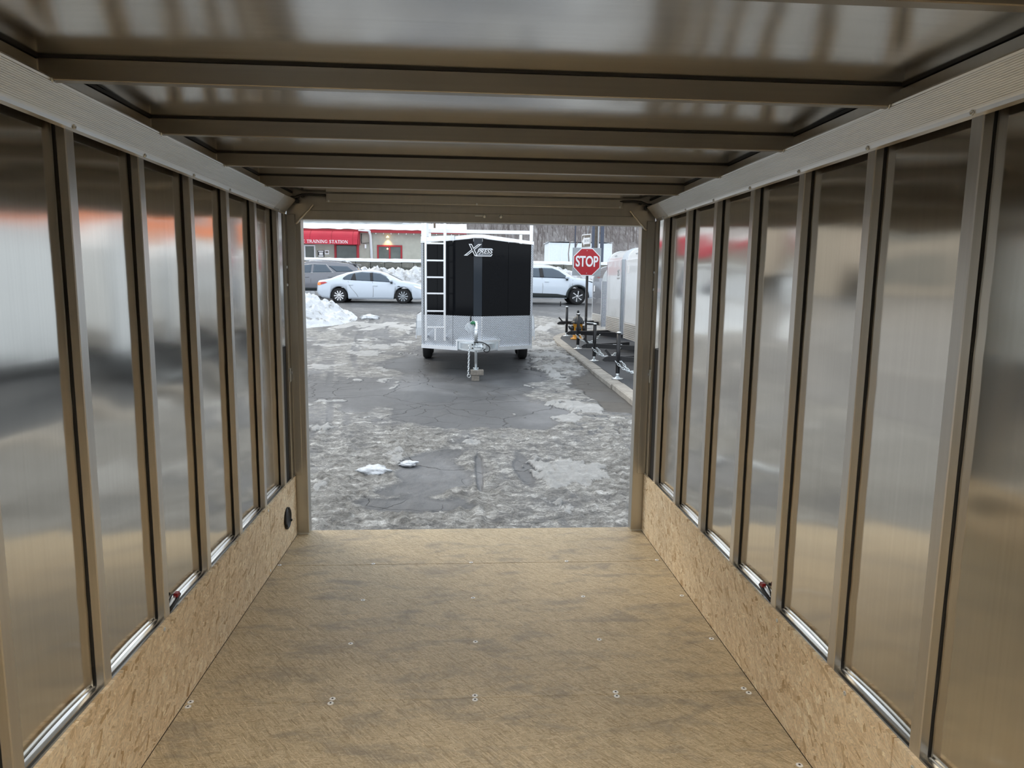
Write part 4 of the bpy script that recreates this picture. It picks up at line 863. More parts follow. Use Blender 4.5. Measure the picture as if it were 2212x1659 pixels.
def hydrant():
    x, y = 3.20, 20.02; z0 = gz(y)+.088; t = thing('fire_hydrant', 'yellow fire hydrant with black bonnet in front of stop sign post', 'hydrant', (x, y, z0))
    MB().lathe([(.20, 0), (.20, .035), (.15, .04), (.138, .06), (.138, .43), (.15, .445), (.15, .46), (.001, .46)], n=20).build('barrel', 'hydrant_yellow', t)
    b = MB().lathe([(.17, .455), (.19, .465), (.19, .495), (.165, .505), (.155, .54), (.13, .60), (.085, .645), (.04, .665), (.04, .70), (.055, .705), (.055, .725), (.03, .735), (.03, .775), (.038, .78), (.03, .81), (.012, .835), (.001, .84)], n=20).build('bonnet', 'hydrant_black', t)
    for k in range(6): MB().bbox(.165*math.cos(k*PI/3)-.02, .165*math.cos(k*PI/3)+.02, .165*math.sin(k*PI/3)-.02, .165*math.sin(k*PI/3)+.02, .445, .52, b=.004).build('flange_bolt', 'hydrant_black', b)
    for ax, s in (('x', -1), ('x', 1), ('y', -1)):
        h = [(.075, s*.12), (.085, s*.15), (.085, s*.19), (.07, s*.21), (.03, s*.215), (.028, s*.245), (.001, s*.247)]
        MB().lathe(h, (0, 0, .31), ax, 14).build('nozzle_cap', 'hydrant_black', t)
hydrant()

# ------------------------------------------------------------------ cars
def interp(P, x): return float(np.interp(x, [a for a, b in P], [b for a, b in P]))
def car(name, label, loc, rotz, D):
    t = thing(name, label, 'car', loc, rotz)
    half, top, belt, wid = D['half'], D['top'], D['belt'], D['wid']
    ax, R, rock = D['axles'], D['R'], D['rocker']; RA = R+D.get('gap', .06)
    x0, x1 = D['x']
    def section(x):
        w = interp(wid, x); zb = interp(D['bottom'], x)
        for a in ax:
            if abs(x-a) < RA: zb = max(zb, R+math.sqrt(RA**2-(x-a)**2))
        zt = interp(top, x); zl = min(interp(belt, x), zt-.012); h = zt-zl
        zm = zl*.62; zm = max(zm, zb+.03); zu = max(zl-.10, zm+.02); zl = max(zl, zu+.02); zt = max(zt, zl+.012); h = zt-zl
        wr = w*.955-min(h, .6)*D.get('tumble', .42)
        pts = [(w*.5, zb), (w*.955, zb), (w*.985, min(zb+.10, zm-.01)), (w, zm), (w*.985, zu), (w*.955, zl)]
        if h > .08: pts += [(w*.955+(wr-w*.955)*.5, zl+h*.52), (wr, zt-.07), (wr*.90, zt-.022), (wr*.55, zt-.004), (0, zt)]
        else: pts += [(w*.92, zl+h*.4), (w*.86, zl+h*.7), (w*.75, zt-.006), (w*.45, zt), (0, zt+.004)]
        return pts
    xs = sorted(set([round(q, 4) for q in np.linspace(x0, x1, 90)]+[round(a+s*RA*math.cos(b), 4) for a in ax for s in (-1, 1) for b in np.linspace(0.02, PI/2, 9)]))
    vs = []; n = 11; m = 2*n-1
    for x in xs:
        p = section(x); ring = [(x, -y, z) for y, z in p]+[(x, y, z) for y, z in reversed(p[:-1])]; vs += ring
    fs = [(i*m+k, i*m+k+1, (i+1)*m+k+1, (i+1)*m+k) for i in range(len(xs)-1) for k in range(m-1)]
    fs += [tuple(range(m-1, -1, -1)), tuple((len(xs)-1)*m+k for k in range(m))]
    body = MB().add(vs, fs, True).build('body', D['paint'], t)
    body.data.shade_smooth() if hasattr(body.data, 'shade_smooth') else None
    MB().bbox(x0+.35, x1-.35, -interp(wid, 0)*.80, interp(wid, 0)*.80, rock+.02, rock+.45, b=.02).build('underbody', 'cladding', t)
    def side_y(x, z):
        p = section(x); zz = [q[1] for q in p[1:]]; yy = [q[0] for q in p[1:]]
        return float(np.interp(z, zz, yy))
    def panel(nm, poly, mat, off=.006, parent=None, sides=(-1, 1), label=None):
        # polygon in the side view laid onto the body side, cut into a fan of small triangles
        P = []
        for i in range(len(poly)):
            a, b = Vector(poly[i]), Vector(poly[(i+1) % len(poly)]); k = max(1, int((b-a).length/.045))
            P += [a.lerp(b, j/k) for j in range(k)]
        c = sum(P, Vector((0, 0)))/len(P); rings = 4
        for sg in sides:
            vs = []; fs = []; q = len(P)
            for r in range(rings):
                for p in P:
                    s = c.lerp(p, (r+1)/rings); vs.append((s.x, sg*(side_y(s.x, s.y)+off), s.y))
            vs.append((c.x, sg*(side_y(c.x, c.y)+off), c.y)); ci = len(vs)-1
            for i in range(q):
                fs.append((ci, i, (i+1) % q))
                for r in range(rings-1): fs.append((r*q+i, (r+1)*q+i, (r+1)*q+(i+1) % q, r*q+(i+1) % q))
            base = len(vs)
            for p in P: vs.append((p.x, sg*(side_y(p.x, p.y)-.004), p.y))
            for i in range(q): fs.append(((rings-1)*q+i, base+i, base+(i+1) % q, (rings-1)*q+(i+1) % q))
            o = MB().add(vs, fs, True).build(nm, mat, parent or t)
            if label: lab(o, label)
        return o
    def strip(nm, pts, w, mat, off=.004, parent=None):
        for sg in (-1, 1):
            P = [Vector((x, sg*(side_y(x, z)+off), z)) for x, z in pts]; MB().tube(P, w/2, 6).build(nm, mat, parent or t)
    for poly in D['windows']: panel('side_window', poly, D.get('glass', 'car_glass'), .012)
    for poly in D.get('pillars', []): panel('pillar_trim', poly, 'black_steel', .016)
    for P in D.get('chrome', []): strip('window_trim', P, .022, 'rim_alloy', .008)
    for P in D['gaps']: strip('door_gap', P, .012, 'sign_dark', .004)
    for x, z in D['handles']:
        for sg in (-1, 1): MB().bbox(x-.10, x+.10, sg*(side_y(x, z)+.014)-.014, sg*(side_y(x, z)+.014)+.014, z-.016, z+.016, b=.01).build('door_handle', D.get('handle_mat', D['paint']), t)
    for poly, mt, nm in D['lights']: panel(nm, poly, mt, .008)
    for poly in D.get('clad', []): panel('side_cladding', poly, 'cladding', .012)
    # front and rear screens lie on the roof line
    for xa, xb, fr in D['screens']:
        vs = []; nx, ny = 8, 8
        for i in range(nx+1):
            x = xa+(xb-xa)*i/nx; p = section(x); zt = interp(top, x); wr = [q for q in p if q[1] > zt-.03][0][0]
            for j in range(ny+1):
                y = (-1+2*j/ny)*wr*.97*fr; z = float(np.interp(abs(y), [q[0] for q in reversed(p[6:])], [q[1] for q in reversed(p[6:])])); vs.append((x, y, z+.008))
        fs = [(i*(ny+1)+j, (i+1)*(ny+1)+j, (i+1)*(ny+1)+j+1, i*(ny+1)+j+1) for i in range(nx) for j in range(ny)]
        MB().add(vs, fs, True).build('windscreen', D.get('screen', 'car_glass'), t)
    mx, mz = D['mirror']
    for sg in (-1, 1):
        y = side_y(mx, mz); mr = MB().bbox(mx-.07, mx+.09, min(sg*(y+.03), sg*(y+.21)), max(sg*(y+.03), sg*(y+.21)), mz-.0, mz+.14, b=.045).build('mirror', D['paint'], t)
        MB().bbox(mx-.03, mx+.06, min(sg*(y-.02), sg*(y+.12)), max(sg*(y-.02), sg*(y+.12)), mz-.06, mz+.01, b=.01).build('mirror_foot', 'cladding', mr)
    for xi, a in enumerate(ax):
        for sg in (-1, 1):
            yo = interp(wid, a)*.985; c = (a, 0, R)
            hs = lambda q: sg*(yo-q)
            w = MB().lathe([(R*.68, hs(.01)), (R*.90, hs(0)), (R, hs(.03)), (R, hs(.20)), (R*.9, hs(.22)), (R*.6, hs(.22))], c, 'y', 30).build('wheel', 'tyre', t)
            mt = D['rims'][xi]
            MB().lathe([(R*.69, hs(.008)), (R*.66, hs(-.002)), (R*.62, hs(.01)), (R*.62, hs(.10)), (.001, hs(.105))], c, 'y', 24).build('rim', 'rim_dark' if mt != 'plain' else 'rim_dark', w)
            mb = MB(); ns = D['spokes']
            for k in range(ns):
                b = 2*PI*k/ns; u = Vector((math.cos(b), 0, math.sin(b))); v = Vector((-math.sin(b), 0, math.cos(b)))
                tw = D.get('twist', 0); u2 = Vector((math.cos(b+tw), 0, math.sin(b+tw)))
                pa = Vector(c)+u*R*.12; pb = Vector(c)+u2*R*.655; wa, wb = R*.045, R*.085
                q = [pa-v*wa, pb-v*wb, pb+v*wb, pa+v*wa]
                mb.prism([(p.x, hs(-.004), p.z) for p in q], (0, -sg*.03, 0))
            mb.lathe([(R*.16, hs(.02)), (R*.15, hs(-.008)), (.001, hs(-.012))], c, 'y', 14)
            tag(mb.build('wheel_spokes', mt if mt != 'plain' else 'sign_grey', w), kind='stuff')
    if D.get('rails'):
        for sg in (-1, 1):
            MB().tube([(x, sg*yy, z) for x, yy, z in D['rails']], .022, 8).build('roof_rail', 'rim_alloy', t)
    for f in D.get('extra', []): f(t, side_y, section)
    return t
sed = dict(half=.92, x=(-2.36, 2.38), axles=(-1.37, 1.36), R=.325, rocker=.20, paint='car_white', tumble=.45,
  top=[(-2.36, .62), (-2.33, .88), (-2.30, .975), (-2.0, 1.02), (-1.75, 1.07), (-1.45, 1.20), (-1.05, 1.335), (-.6, 1.42), (-.15, 1.445), (.25, 1.425), (.62, 1.335), (1.0, 1.16), (1.28, 1.02), (1.45, .985), (1.9, .91), (2.15, .83), (2.30, .72), (2.38, .56)],
  belt=[(-2.36, .55), (-2.3, .82), (-2.0, .93), (-1.6, .985), (-1.2, .985), (-.5, .955), (.3, .925), (.9, .90), (1.3, .90), (1.9, .82), (2.2, .70), (2.38, .48)],
  wid=[(-2.36, .62), (-2.28, .76), (-2.1, .86), (-1.7, .91), (-.8, .925), (.8, .925), (1.6, .905), (2.0, .85), (2.22, .74), (2.38, .52)],
  bottom=[(-2.36, .42), (-2.1, .24), (-1.8, .20), (1.8, .19), (2.2, .20), (2.38, .30)],
  windows=[[(-.62, .985), (-.02, .965), (-.06, 1.33), (-.40, 1.345), (-.70, 1.30), (-.80, 1.0)], [(-1.16, 1.01), (-.86, 1.0), (-.76, 1.285), (-.95, 1.235), (-1.12, 1.15), (-1.20, 1.07)], [(.08, .96), (.88, .925), (.62, 1.17), (.38, 1.29), (.05, 1.33)]],
  pillars=[[(-.02, .965), (.08, .96), (.05, 1.33), (-.06, 1.33)], [(-.86, 1.0), (-.62, .985), (-.70, 1.30), (-.76, 1.285), (-.82, 1.1)]],
  chrome=[[(-1.20, 1.02), (-1.20, 1.09), (-1.05, 1.21), (-.75, 1.315), (-.35, 1.37), (.05, 1.365), (.40, 1.315), (.68, 1.16)]],
  gaps=[[(.06, .93), (.10, .60), (.08, .28)], [(-.98, .95), (-.88, .70), (-.62, .40), (-.56, .28)], [(1.02, .88), (1.05, .6), (1.03, .28)]],
  handles=[(-.86, .80), (.18, .77)],
  lights=[([(-2.33, .78), (-2.22, .76), (-1.86, .87), (-1.95, .91), (-2.26, .90)], 'tail_red', 'tail_lamp'), ([(-2.33, .78), (-2.22, .765), (-2.12, .80), (-2.16, .88), (-2.28, .885)], 'lamp_amber', 'indicator_lamp'),
          ([(1.86, .72), (2.22, .60), (2.31, .62), (2.20, .72), (1.80, .79)], 'headlamp', 'headlamp'), ([(1.10, .735), (1.26, .735), (1.22, .765), (1.16, .77)], 'cladding', 'fender_vent')],
  screens=[(.72, 1.32, .92), (-1.75, -.85, .85)], mirror=(.86, .93), rims=('rim_alloy', 'plain'), spokes=10)
car('car', 'white sedan with amber tail light driving past the snow bank', (-4.07, 31.75, gz(31.0)-.02), 0, sed)
suv = dict(half=.94, x=(-2.32, 2.34), axles=(-1.36, 1.36), R=.365, rocker=.27, paint='car_white', tumble=.40, gap=.085,
  top=[(-2.32, .9), (-2.28, 1.1), (-2.15, 1.42), (-1.9, 1.66), (-1.2, 1.745), (-.4, 1.765), (.1, 1.745), (.45, 1.66), (.85, 1.44), (1.12, 1.27), (1.28, 1.205), (1.7, 1.165), (2.05, 1.10), (2.24, .98), (2.34, .72)],
  belt=[(-2.32, .8), (-2.15, 1.1), (-1.2, 1.18), (-.3, 1.16), (.5, 1.135), (1.2, 1.12), (1.8, 1.06), (2.1, .98), (2.34, .62)],
  wid=[(-2.32, .7), (-2.2, .84), (-1.8, .93), (1.6, .935), (2.0, .88), (2.2, .78), (2.34, .55)],
  bottom=[(-2.32, .5), (-2.0, .32), (-1.8, .28), (1.8, .26), (2.1, .30), (2.34, .42)],
  windows=[[(-.92, 1.20), (-.32, 1.185), (-.36, 1.60), (-.90, 1.60)], [(-.16, 1.18), (.98, 1.15), (.88, 1.24), (.52, 1.49), (.22, 1.60), (-.22, 1.61)], [(-1.75, 1.22), (-1.02, 1.20), (-1.0, 1.59), (-1.6, 1.55)]],
  pillars=[[(-.32, 1.185), (-.16, 1.18), (-.22, 1.61), (-.36, 1.60)]], chrome=[],
  gaps=[[(-.24, 1.15), (-.20, .8), (-.22, .36)], [(1.14, 1.10), (1.12, .8), (1.10, .55)], [(-1.15, 1.15), (-1.05, .85), (-.85, .5)]],
  handles=[(-.02, 1.0), (-1.0, 1.02)],
  lights=[([(1.78, 1.06), (2.06, .97), (2.16, .99), (1.98, 1.055)], 'cladding', 'headlamp'), ([(2.10, .70), (2.24, .66), (2.26, .82), (2.14, .86)], 'headlamp', 'fog_lamp')],
  clad=[[(-.90, .30), (.88, .30), (.86, .40), (.45, .47), (-.85, .50)]],
  screens=[(.55, 1.22, .92)], mirror=(.86, 1.13), rims=('rim_alloy', 'rim_alloy'), spokes=6, twist=.35)
def arch_trim(t, side_y, section):
    for a in (-1.36, 1.36):
        for sg in (-1, 1):
            P = [(a+.48*math.cos(b), sg*(.945), .365+.48*math.sin(b)) for b in np.linspace(-.10, PI+.10, 17)]
            MB().tube(P, .045, 8).build('arch_cladding', 'cladding', t)
suv['extra'] = [arch_trim]
car('car', 'white crossover with dark wheel arch cladding behind the stop sign post', (3.62, 32.2, gz(31.6)), 0, suv)
gsu = dict(half=.94, x=(-2.42, 2.35), axles=(-1.36, 1.40), R=.36, rocker=.30, paint='car_grey', tumble=.40,
  top=[(-2.42, .85), (-2.40, 1.05), (-2.30, 1.28), (-2.10, 1.50), (-1.98, 1.60), (-1.2, 1.70), (-.4, 1.73), (.2, 1.71), (.55, 1.60), (1.0, 1.33), (1.3, 1.18), (1.8, 1.12), (2.2, .98), (2.35, .7)],
  belt=[(-2.42, .75), (-2.3, 1.12), (-1.7, 1.20), (-.5, 1.14), (.8, 1.10), (1.3, 1.07), (2.0, .95), (2.35, .6)],
  wid=[(-2.42, .7), (-2.3, .84), (-1.9, .93), (1.6, .93), (2.1, .84), (2.35, .55)],
  bottom=[(-2.42, .5), (-2.1, .36), (-1.8, .32), (1.8, .30), (2.35, .45)],
  windows=[[(-1.02, 1.20), (-.15, 1.17), (-.18, 1.54), (-.72, 1.54)], [(-.05, 1.16), (.85, 1.14), (.45, 1.48), (-.08, 1.545)], [(-2.05, 1.25), (-1.25, 1.22), (-.86, 1.50), (-1.75, 1.48)]],
  chrome=[[(-1.10, 1.18), (-.76, 1.56), (-.2, 1.575), (.4, 1.53)], [(-1.10, 1.18), (-.1, 1.145), (.8, 1.12)]],
  gaps=[[(-.10, 1.13), (-.05, .8), (-.08, .36)], [(-1.2, 1.18), (-1.05, .9), (-.9, .7)]],
  handles=[(-.95, .98), (.12, .96)],
  lights=[([(-2.36, .98), (-2.20, .95), (-2.05, 1.10), (-2.28, 1.14)], 'tail_red', 'tail_lamp')],
  clad=[[(-.95, .33), (.95, .33), (.92, .46), (-.92, .46)], [(-2.3, .45), (-1.85, .40), (-1.85, .55), (-2.34, .60)]],
  screens=[(-2.30, -2.02, .85), (.62, 1.25, .92)], mirror=(.86, 1.10), rims=('rim_alloy', 'rim_alloy'), spokes=5,
  rails=[(-1.75, .62, 1.66), (-1.65, .62, 1.72), (-1.0, .62, 1.76), (-.2, .62, 1.785), (.25, .62, 1.765), (.35, .62, 1.70)])
def spoiler(t, side_y, section):
    MB().prism([(-1.80, -.62, 1.655), (-2.18, -.62, 1.60), (-2.22, -.62, 1.57), (-1.85, -.62, 1.60)], (0, 1.24, 0)).build('spoiler', 'car_grey', t)
    MB().bbox(-1.55, -1.35, -.03, .03, 1.70, 1.78, b=.02).build('aerial_fin', 'cladding', t)
gsu['extra'] = [spoiler]
car('car', 'grey crossover with roof rails and rear spoiler seen over the white sedan', (-7.35, 34.95, gz(34.95)), PI, gsu)

# ------------------------------------------------------------------ snow heaps, retaining wall, field and hill
def heap(name, label, cat, x0, x1, y0, y1, hf, nx, ny, mat='snow'):
    xs = np.linspace(x0, x1, nx); ys = np.linspace(y0, y1, ny); X, Y = np.meshgrid(xs, ys, indexing='ij'); H = hf(X, Y)
    B = np.interp(Y, GY, GZ); keep = H > -.03; Z = B+H
    idx = np.arange(nx*ny).reshape(nx, ny)
    fs = [(idx[i, j], idx[i+1, j], idx[i+1, j+1], idx[i, j+1]) for i in range(nx-1) for j in range(ny-1) if keep[i:i+2, j:j+2].any()]
    c = ((x0+x1)/2, (y0+y1)/2, float(np.interp((y0+y1)/2, GY, GZ)))
    o = MB().add(np.stack([X-c[0], Y-c[1], Z-c[2]], -1).reshape(-1, 3), fs, True).build(name, mat, None, c)
    return tag(o, label, cat)
lump = lambda X, Y, s: np.abs(fbm(X*s+3, Y*s+8, 4)-.5)*2
heap('snow_pile', 'low lumpy white snow pile at street corner left of the opening', 'snow', -8.4, -3.72, 21.9, 28.5,
     lambda X, Y: .95*np.clip(1-((X+6.3)/2.55)**2-((Y-25.0)/2.7)**2, -.2, 1)**1+ .42*(lump(X, Y, 2.6)-.35)*(np.clip(1-((X+6.3)/2.55)**2-((Y-25)/2.7)**2, 0, .5)*2) - .05, 150, 150)
heap('snow_bank', 'long ploughed snow bank along far kerb before stone wall', 'snow', -14, 16, 36.05, 38.30,
     lambda X, Y: 1.42*sstep(36.1, 37.3, Y+.5*(fbm(X*.8, Y*.8, 3)-.5))*(.85+.3*fbm(X*.5+9, Y*0, 3))+.50*(lump(X, Y, 2.3)-.35)*sstep(36.2, 36.8, Y)-.04, 340, 34, 'bank_snow')
for i, (x, y, r, lb) in enumerate(((-3.40, 25.3, .22, 'snow lump fallen at the tip of the snow pile'), (-.95, 6.9, .10, 'clean bluish snow lump on the slush near the trailer floor'), (-.62, 7.15, .06, 'small clean snow lump right of the bluish one'))):
    def lp(u, v):
        d = Vector((math.sin(PI*v)*math.cos(2*PI*u), math.sin(PI*v)*math.sin(2*PI*u), math.cos(PI*v)))
        k = r*(.55+.9*float(fbm(np.array(d.x*2.1+i*7+4), np.array(d.y*2.1+d.z*1.7+9), 4))); return (d.x*k*1.5, d.y*k*1.1, d.z*k*.5)
    mb = MB(); mb.grid(lp, 40, 20)
    tag(mb.build('snow_lump', 'snow', None, (x, y, gz(y)+.03)), lb, 'snow')
wallo = tag(MB().box(-15, 17, 38.45, 38.95, .7, 2.66).build('retaining_wall', 'wall_stone'), kind='structure', label='grey stone retaining wall with snow on top')
for row in range(5):
    x = -12.0-.3*(row % 2)
    while x < 12:
        w = float(rng.uniform(.45, .95)); z = 1.00+row*.334
        if z > 1.6: MB().bbox(x, x+w-.02, 38.40-float(rng.uniform(0, .02)), 38.47, z, z+.32, b=.02).build('wall_block', 'wall_stone', wallo)
        x += w
mb = MB(); mb.grid(lambda u, v: (-15+32*u, 38.37+.70*v, 2.64+.19*math.sin(PI*v)**.5+.03*float(vnoise(np.array(u*120.), np.array(v*3.)))), 240, 8)
MB_cap = mb.build('snow_cap', 'roof_snow', wallo)
def terr():
    xs = np.linspace(-60, 70, 190); ys = np.concatenate([np.linspace(38.9, 60, 30), np.linspace(60.5, 150, 120)]); X, Y = np.meshgrid(xs, ys, indexing='ij')
    Z = 2.60+np.clip(Y-44, 0, 16)*.045+np.clip(Y-58, 0, 200)**1.0*.42*(.85+.3*fbm(X*.03, Y*.03, 3))+1.6*(fbm(X*.12, Y*.12, 4)-.5)*sstep(56, 64, Y)
    return X, Y, Z
X, Y, Z = terr(); nx, ny = X.shape; idx = np.arange(nx*ny).reshape(nx, ny)
mb = MB()
for i in range(nx-1):
    for j in range(ny-1):
        pass
def sub(j0, j1, nm, mat, lb):
    vs = np.stack([X[:, j0:j1], Y[:, j0:j1], Z[:, j0:j1]], -1); a, b = vs.shape[:2]; k = np.arange(a*b).reshape(a, b)
    fs = [(k[i, j], k[i+1, j], k[i+1, j+1], k[i, j+1]) for i in range(a-1) for j in range(b-1)]
    tag(MB().add(vs.reshape(-1, 3), fs, True).build(nm, mat), kind='structure', label=lb)
sub(0, 27, 'snow_field', 'roof_snow', 'snow covered terrace behind the stone wall')
sub(26, ny, 'hill', 'hillside', 'brown wooded hillside streaked with snow')
def hz(x, y):
    i = int(np.argmin(np.abs(X[:, 0]-x))); j = int(np.argmin(np.abs(Y[0]-y))); return float(Z[i, j])

# bare trees
def tree_mesh(seed, h, spread, mat, depth=4, r0=.09):
    rr = random.Random(seed); mb = MB()
    def br(p, d, L, r, k):
        q = p+d*L; mb.tube([p, (p+q)/2+Vector((rr.uniform(-1, 1), rr.uniform(-1, 1), 0))*L*.04, q], [r, r*.85, r*.65], 3, cap=False)
        if k == 0: return
        for i in range(rr.choice((2, 3, 3))):
            a = rr.uniform(0, 2*PI); t = rr.uniform(.25, spread)
            nd = (d+Vector((math.cos(a), math.sin(a), .25))*t).normalized(); br(p+d*L*rr.uniform(.55, 1.0), nd, L*rr.uniform(.55, .8), r*.58, k-1)
    br(Vector((0, 0, 0)), Vector((0, 0, 1)), h*.36, r0, depth)
    o = mb.build('bare_tree', mat); me = o.data; bpy.data.objects.remove(o); return me
TM = [tree_mesh(k, 7.5, .75, 'bark' if k % 2 else 'bark_light', 5, .07) for k in range(5)]
WV, WF, off = [], [], 0
for k in range(420):
    y = 59.5+42*rng.random()**1.3; x = float(rng.uniform(-.05, .36)*y); me = TM[k % 5]; n = len(me.vertices)
    if k < 5:
        me['co'] = 0
    co = np.empty(n*3, np.float32); me.vertices.foreach_get('co', co); co = co.reshape(-1, 3)
    a = float(rng.uniform(0, 6.28)); c_, s_ = math.cos(a), math.sin(a); sc_ = float(rng.uniform(.55, 1.1))
    WV.append(np.stack([(co[:, 0]*c_-co[:, 1]*s_)*sc_+x, (co[:, 0]*s_+co[:, 1]*c_)*sc_+y, co[:, 2]*sc_+hz(x, y)-.2], -1))
    lv = np.empty(len(me.loops), np.int32); me.loops.foreach_get('vertex_index', lv); WF.append(lv.reshape(-1, 4)+off); off += n
def quads_mesh(nm, co, q4):
    me = bpy.data.meshes.new(nm); me.vertices.add(len(co)); me.vertices.foreach_set('co', co.astype(np.float32).ravel()); me.loops.add(q4.size); me.loops.foreach_set('vertex_index', q4.ravel().astype(np.int32))
    me.polygons.add(len(q4)); me.polygons.foreach_set('loop_start', np.arange(0, q4.size, 4, dtype=np.int32)); me.update(calc_edges=True); return me
half = len(WV)//2
for nm_, mt_, sl_ in (('woods', 'bark', slice(0, None)),):
    me = quads_mesh(nm_, np.concatenate(WV[sl_]), np.concatenate(WF[sl_])); me.materials.append(M['bark']); me.materials.append(M['bark_light'])
    tag(link(nm_, me), 'leafless grey brown woods covering the hillside', 'trees', kind='stuff')
sm = tree_mesh(31, 3.4, .6, 'bark', 4, .055)
for x, y, lb in ((6.95, 47.5, 'thin young bare tree in front of white shed, left one'), (7.42, 47.8, 'thin young bare tree in front of white shed, right one')):
    tag(link('bare_tree', sm, None, (x, y, 3.05), (0, 0, x*9)), lb, 'tree')

# white shed on the terrace
sh = thing('shed', 'white flat shed with snow on its roof behind stop sign', 'shed', (7.75, 50, 2.6))
MB().box(-1.85, 2.6, 0, 3, 0, 1.92).build('wall', 'tent_white', sh)
for x in np.linspace(-1.85, 2.6, 6): MB().box(x-.03, x+.03, -.03, 0, 0, 1.92).build('post', 'white_paint', sh)
MB().grid(lambda u, v: (-1.95+4.65*u, -.1+3.2*v, 1.92+.05+.07*float(vnoise(np.array(u*14.), np.array(v*6.)))), 40, 12).build('snow_cap', 'roof_snow', sh)

# utility poles
def pole(x, y, r, h, mat, lb, sq=False, nm='utility_pole'):
    z = gz(y) if y < 38 else 2.6
    t = thing(nm, lb, 'pole', (x, y, z))
    (MB().bbox(-r, r, -r, r, 0, h, b=.01) if sq else MB().tube([(0, 0, 0), (0, 0, h)], [r, r*.85], 12)).build('shaft', mat, t)
    MB().bbox(-r*1.5, r*1.5, -r*1.5, r*1.5, 0, .10, b=.01).build('base', 'sign_grey', t); return t
pole(6.06, 39.25, .035, 8, 'pole_blue', 'thin dark pole standing left of the one way sign', nm='sign_pole')
pole(7.06, 39.25, .07, 9, 'pole_blue', 'dark blue pole just right of the one way sign', True, 'lamp_pole')
p_ = pole(7.30, 39.75, .11, 9, 'pole_wood', 'brown wooden utility pole between the two dark blue poles')
MB().tube([(.13, -.06, 0), (.13, -.06, 8.8)], .045, 8).build('conduit', 'white_paint', p_)
pole(7.57, 39.3, .09, 9, 'pole_blue', 'thickest dark blue pole, right of the wooden pole', True, 'lamp_pole')

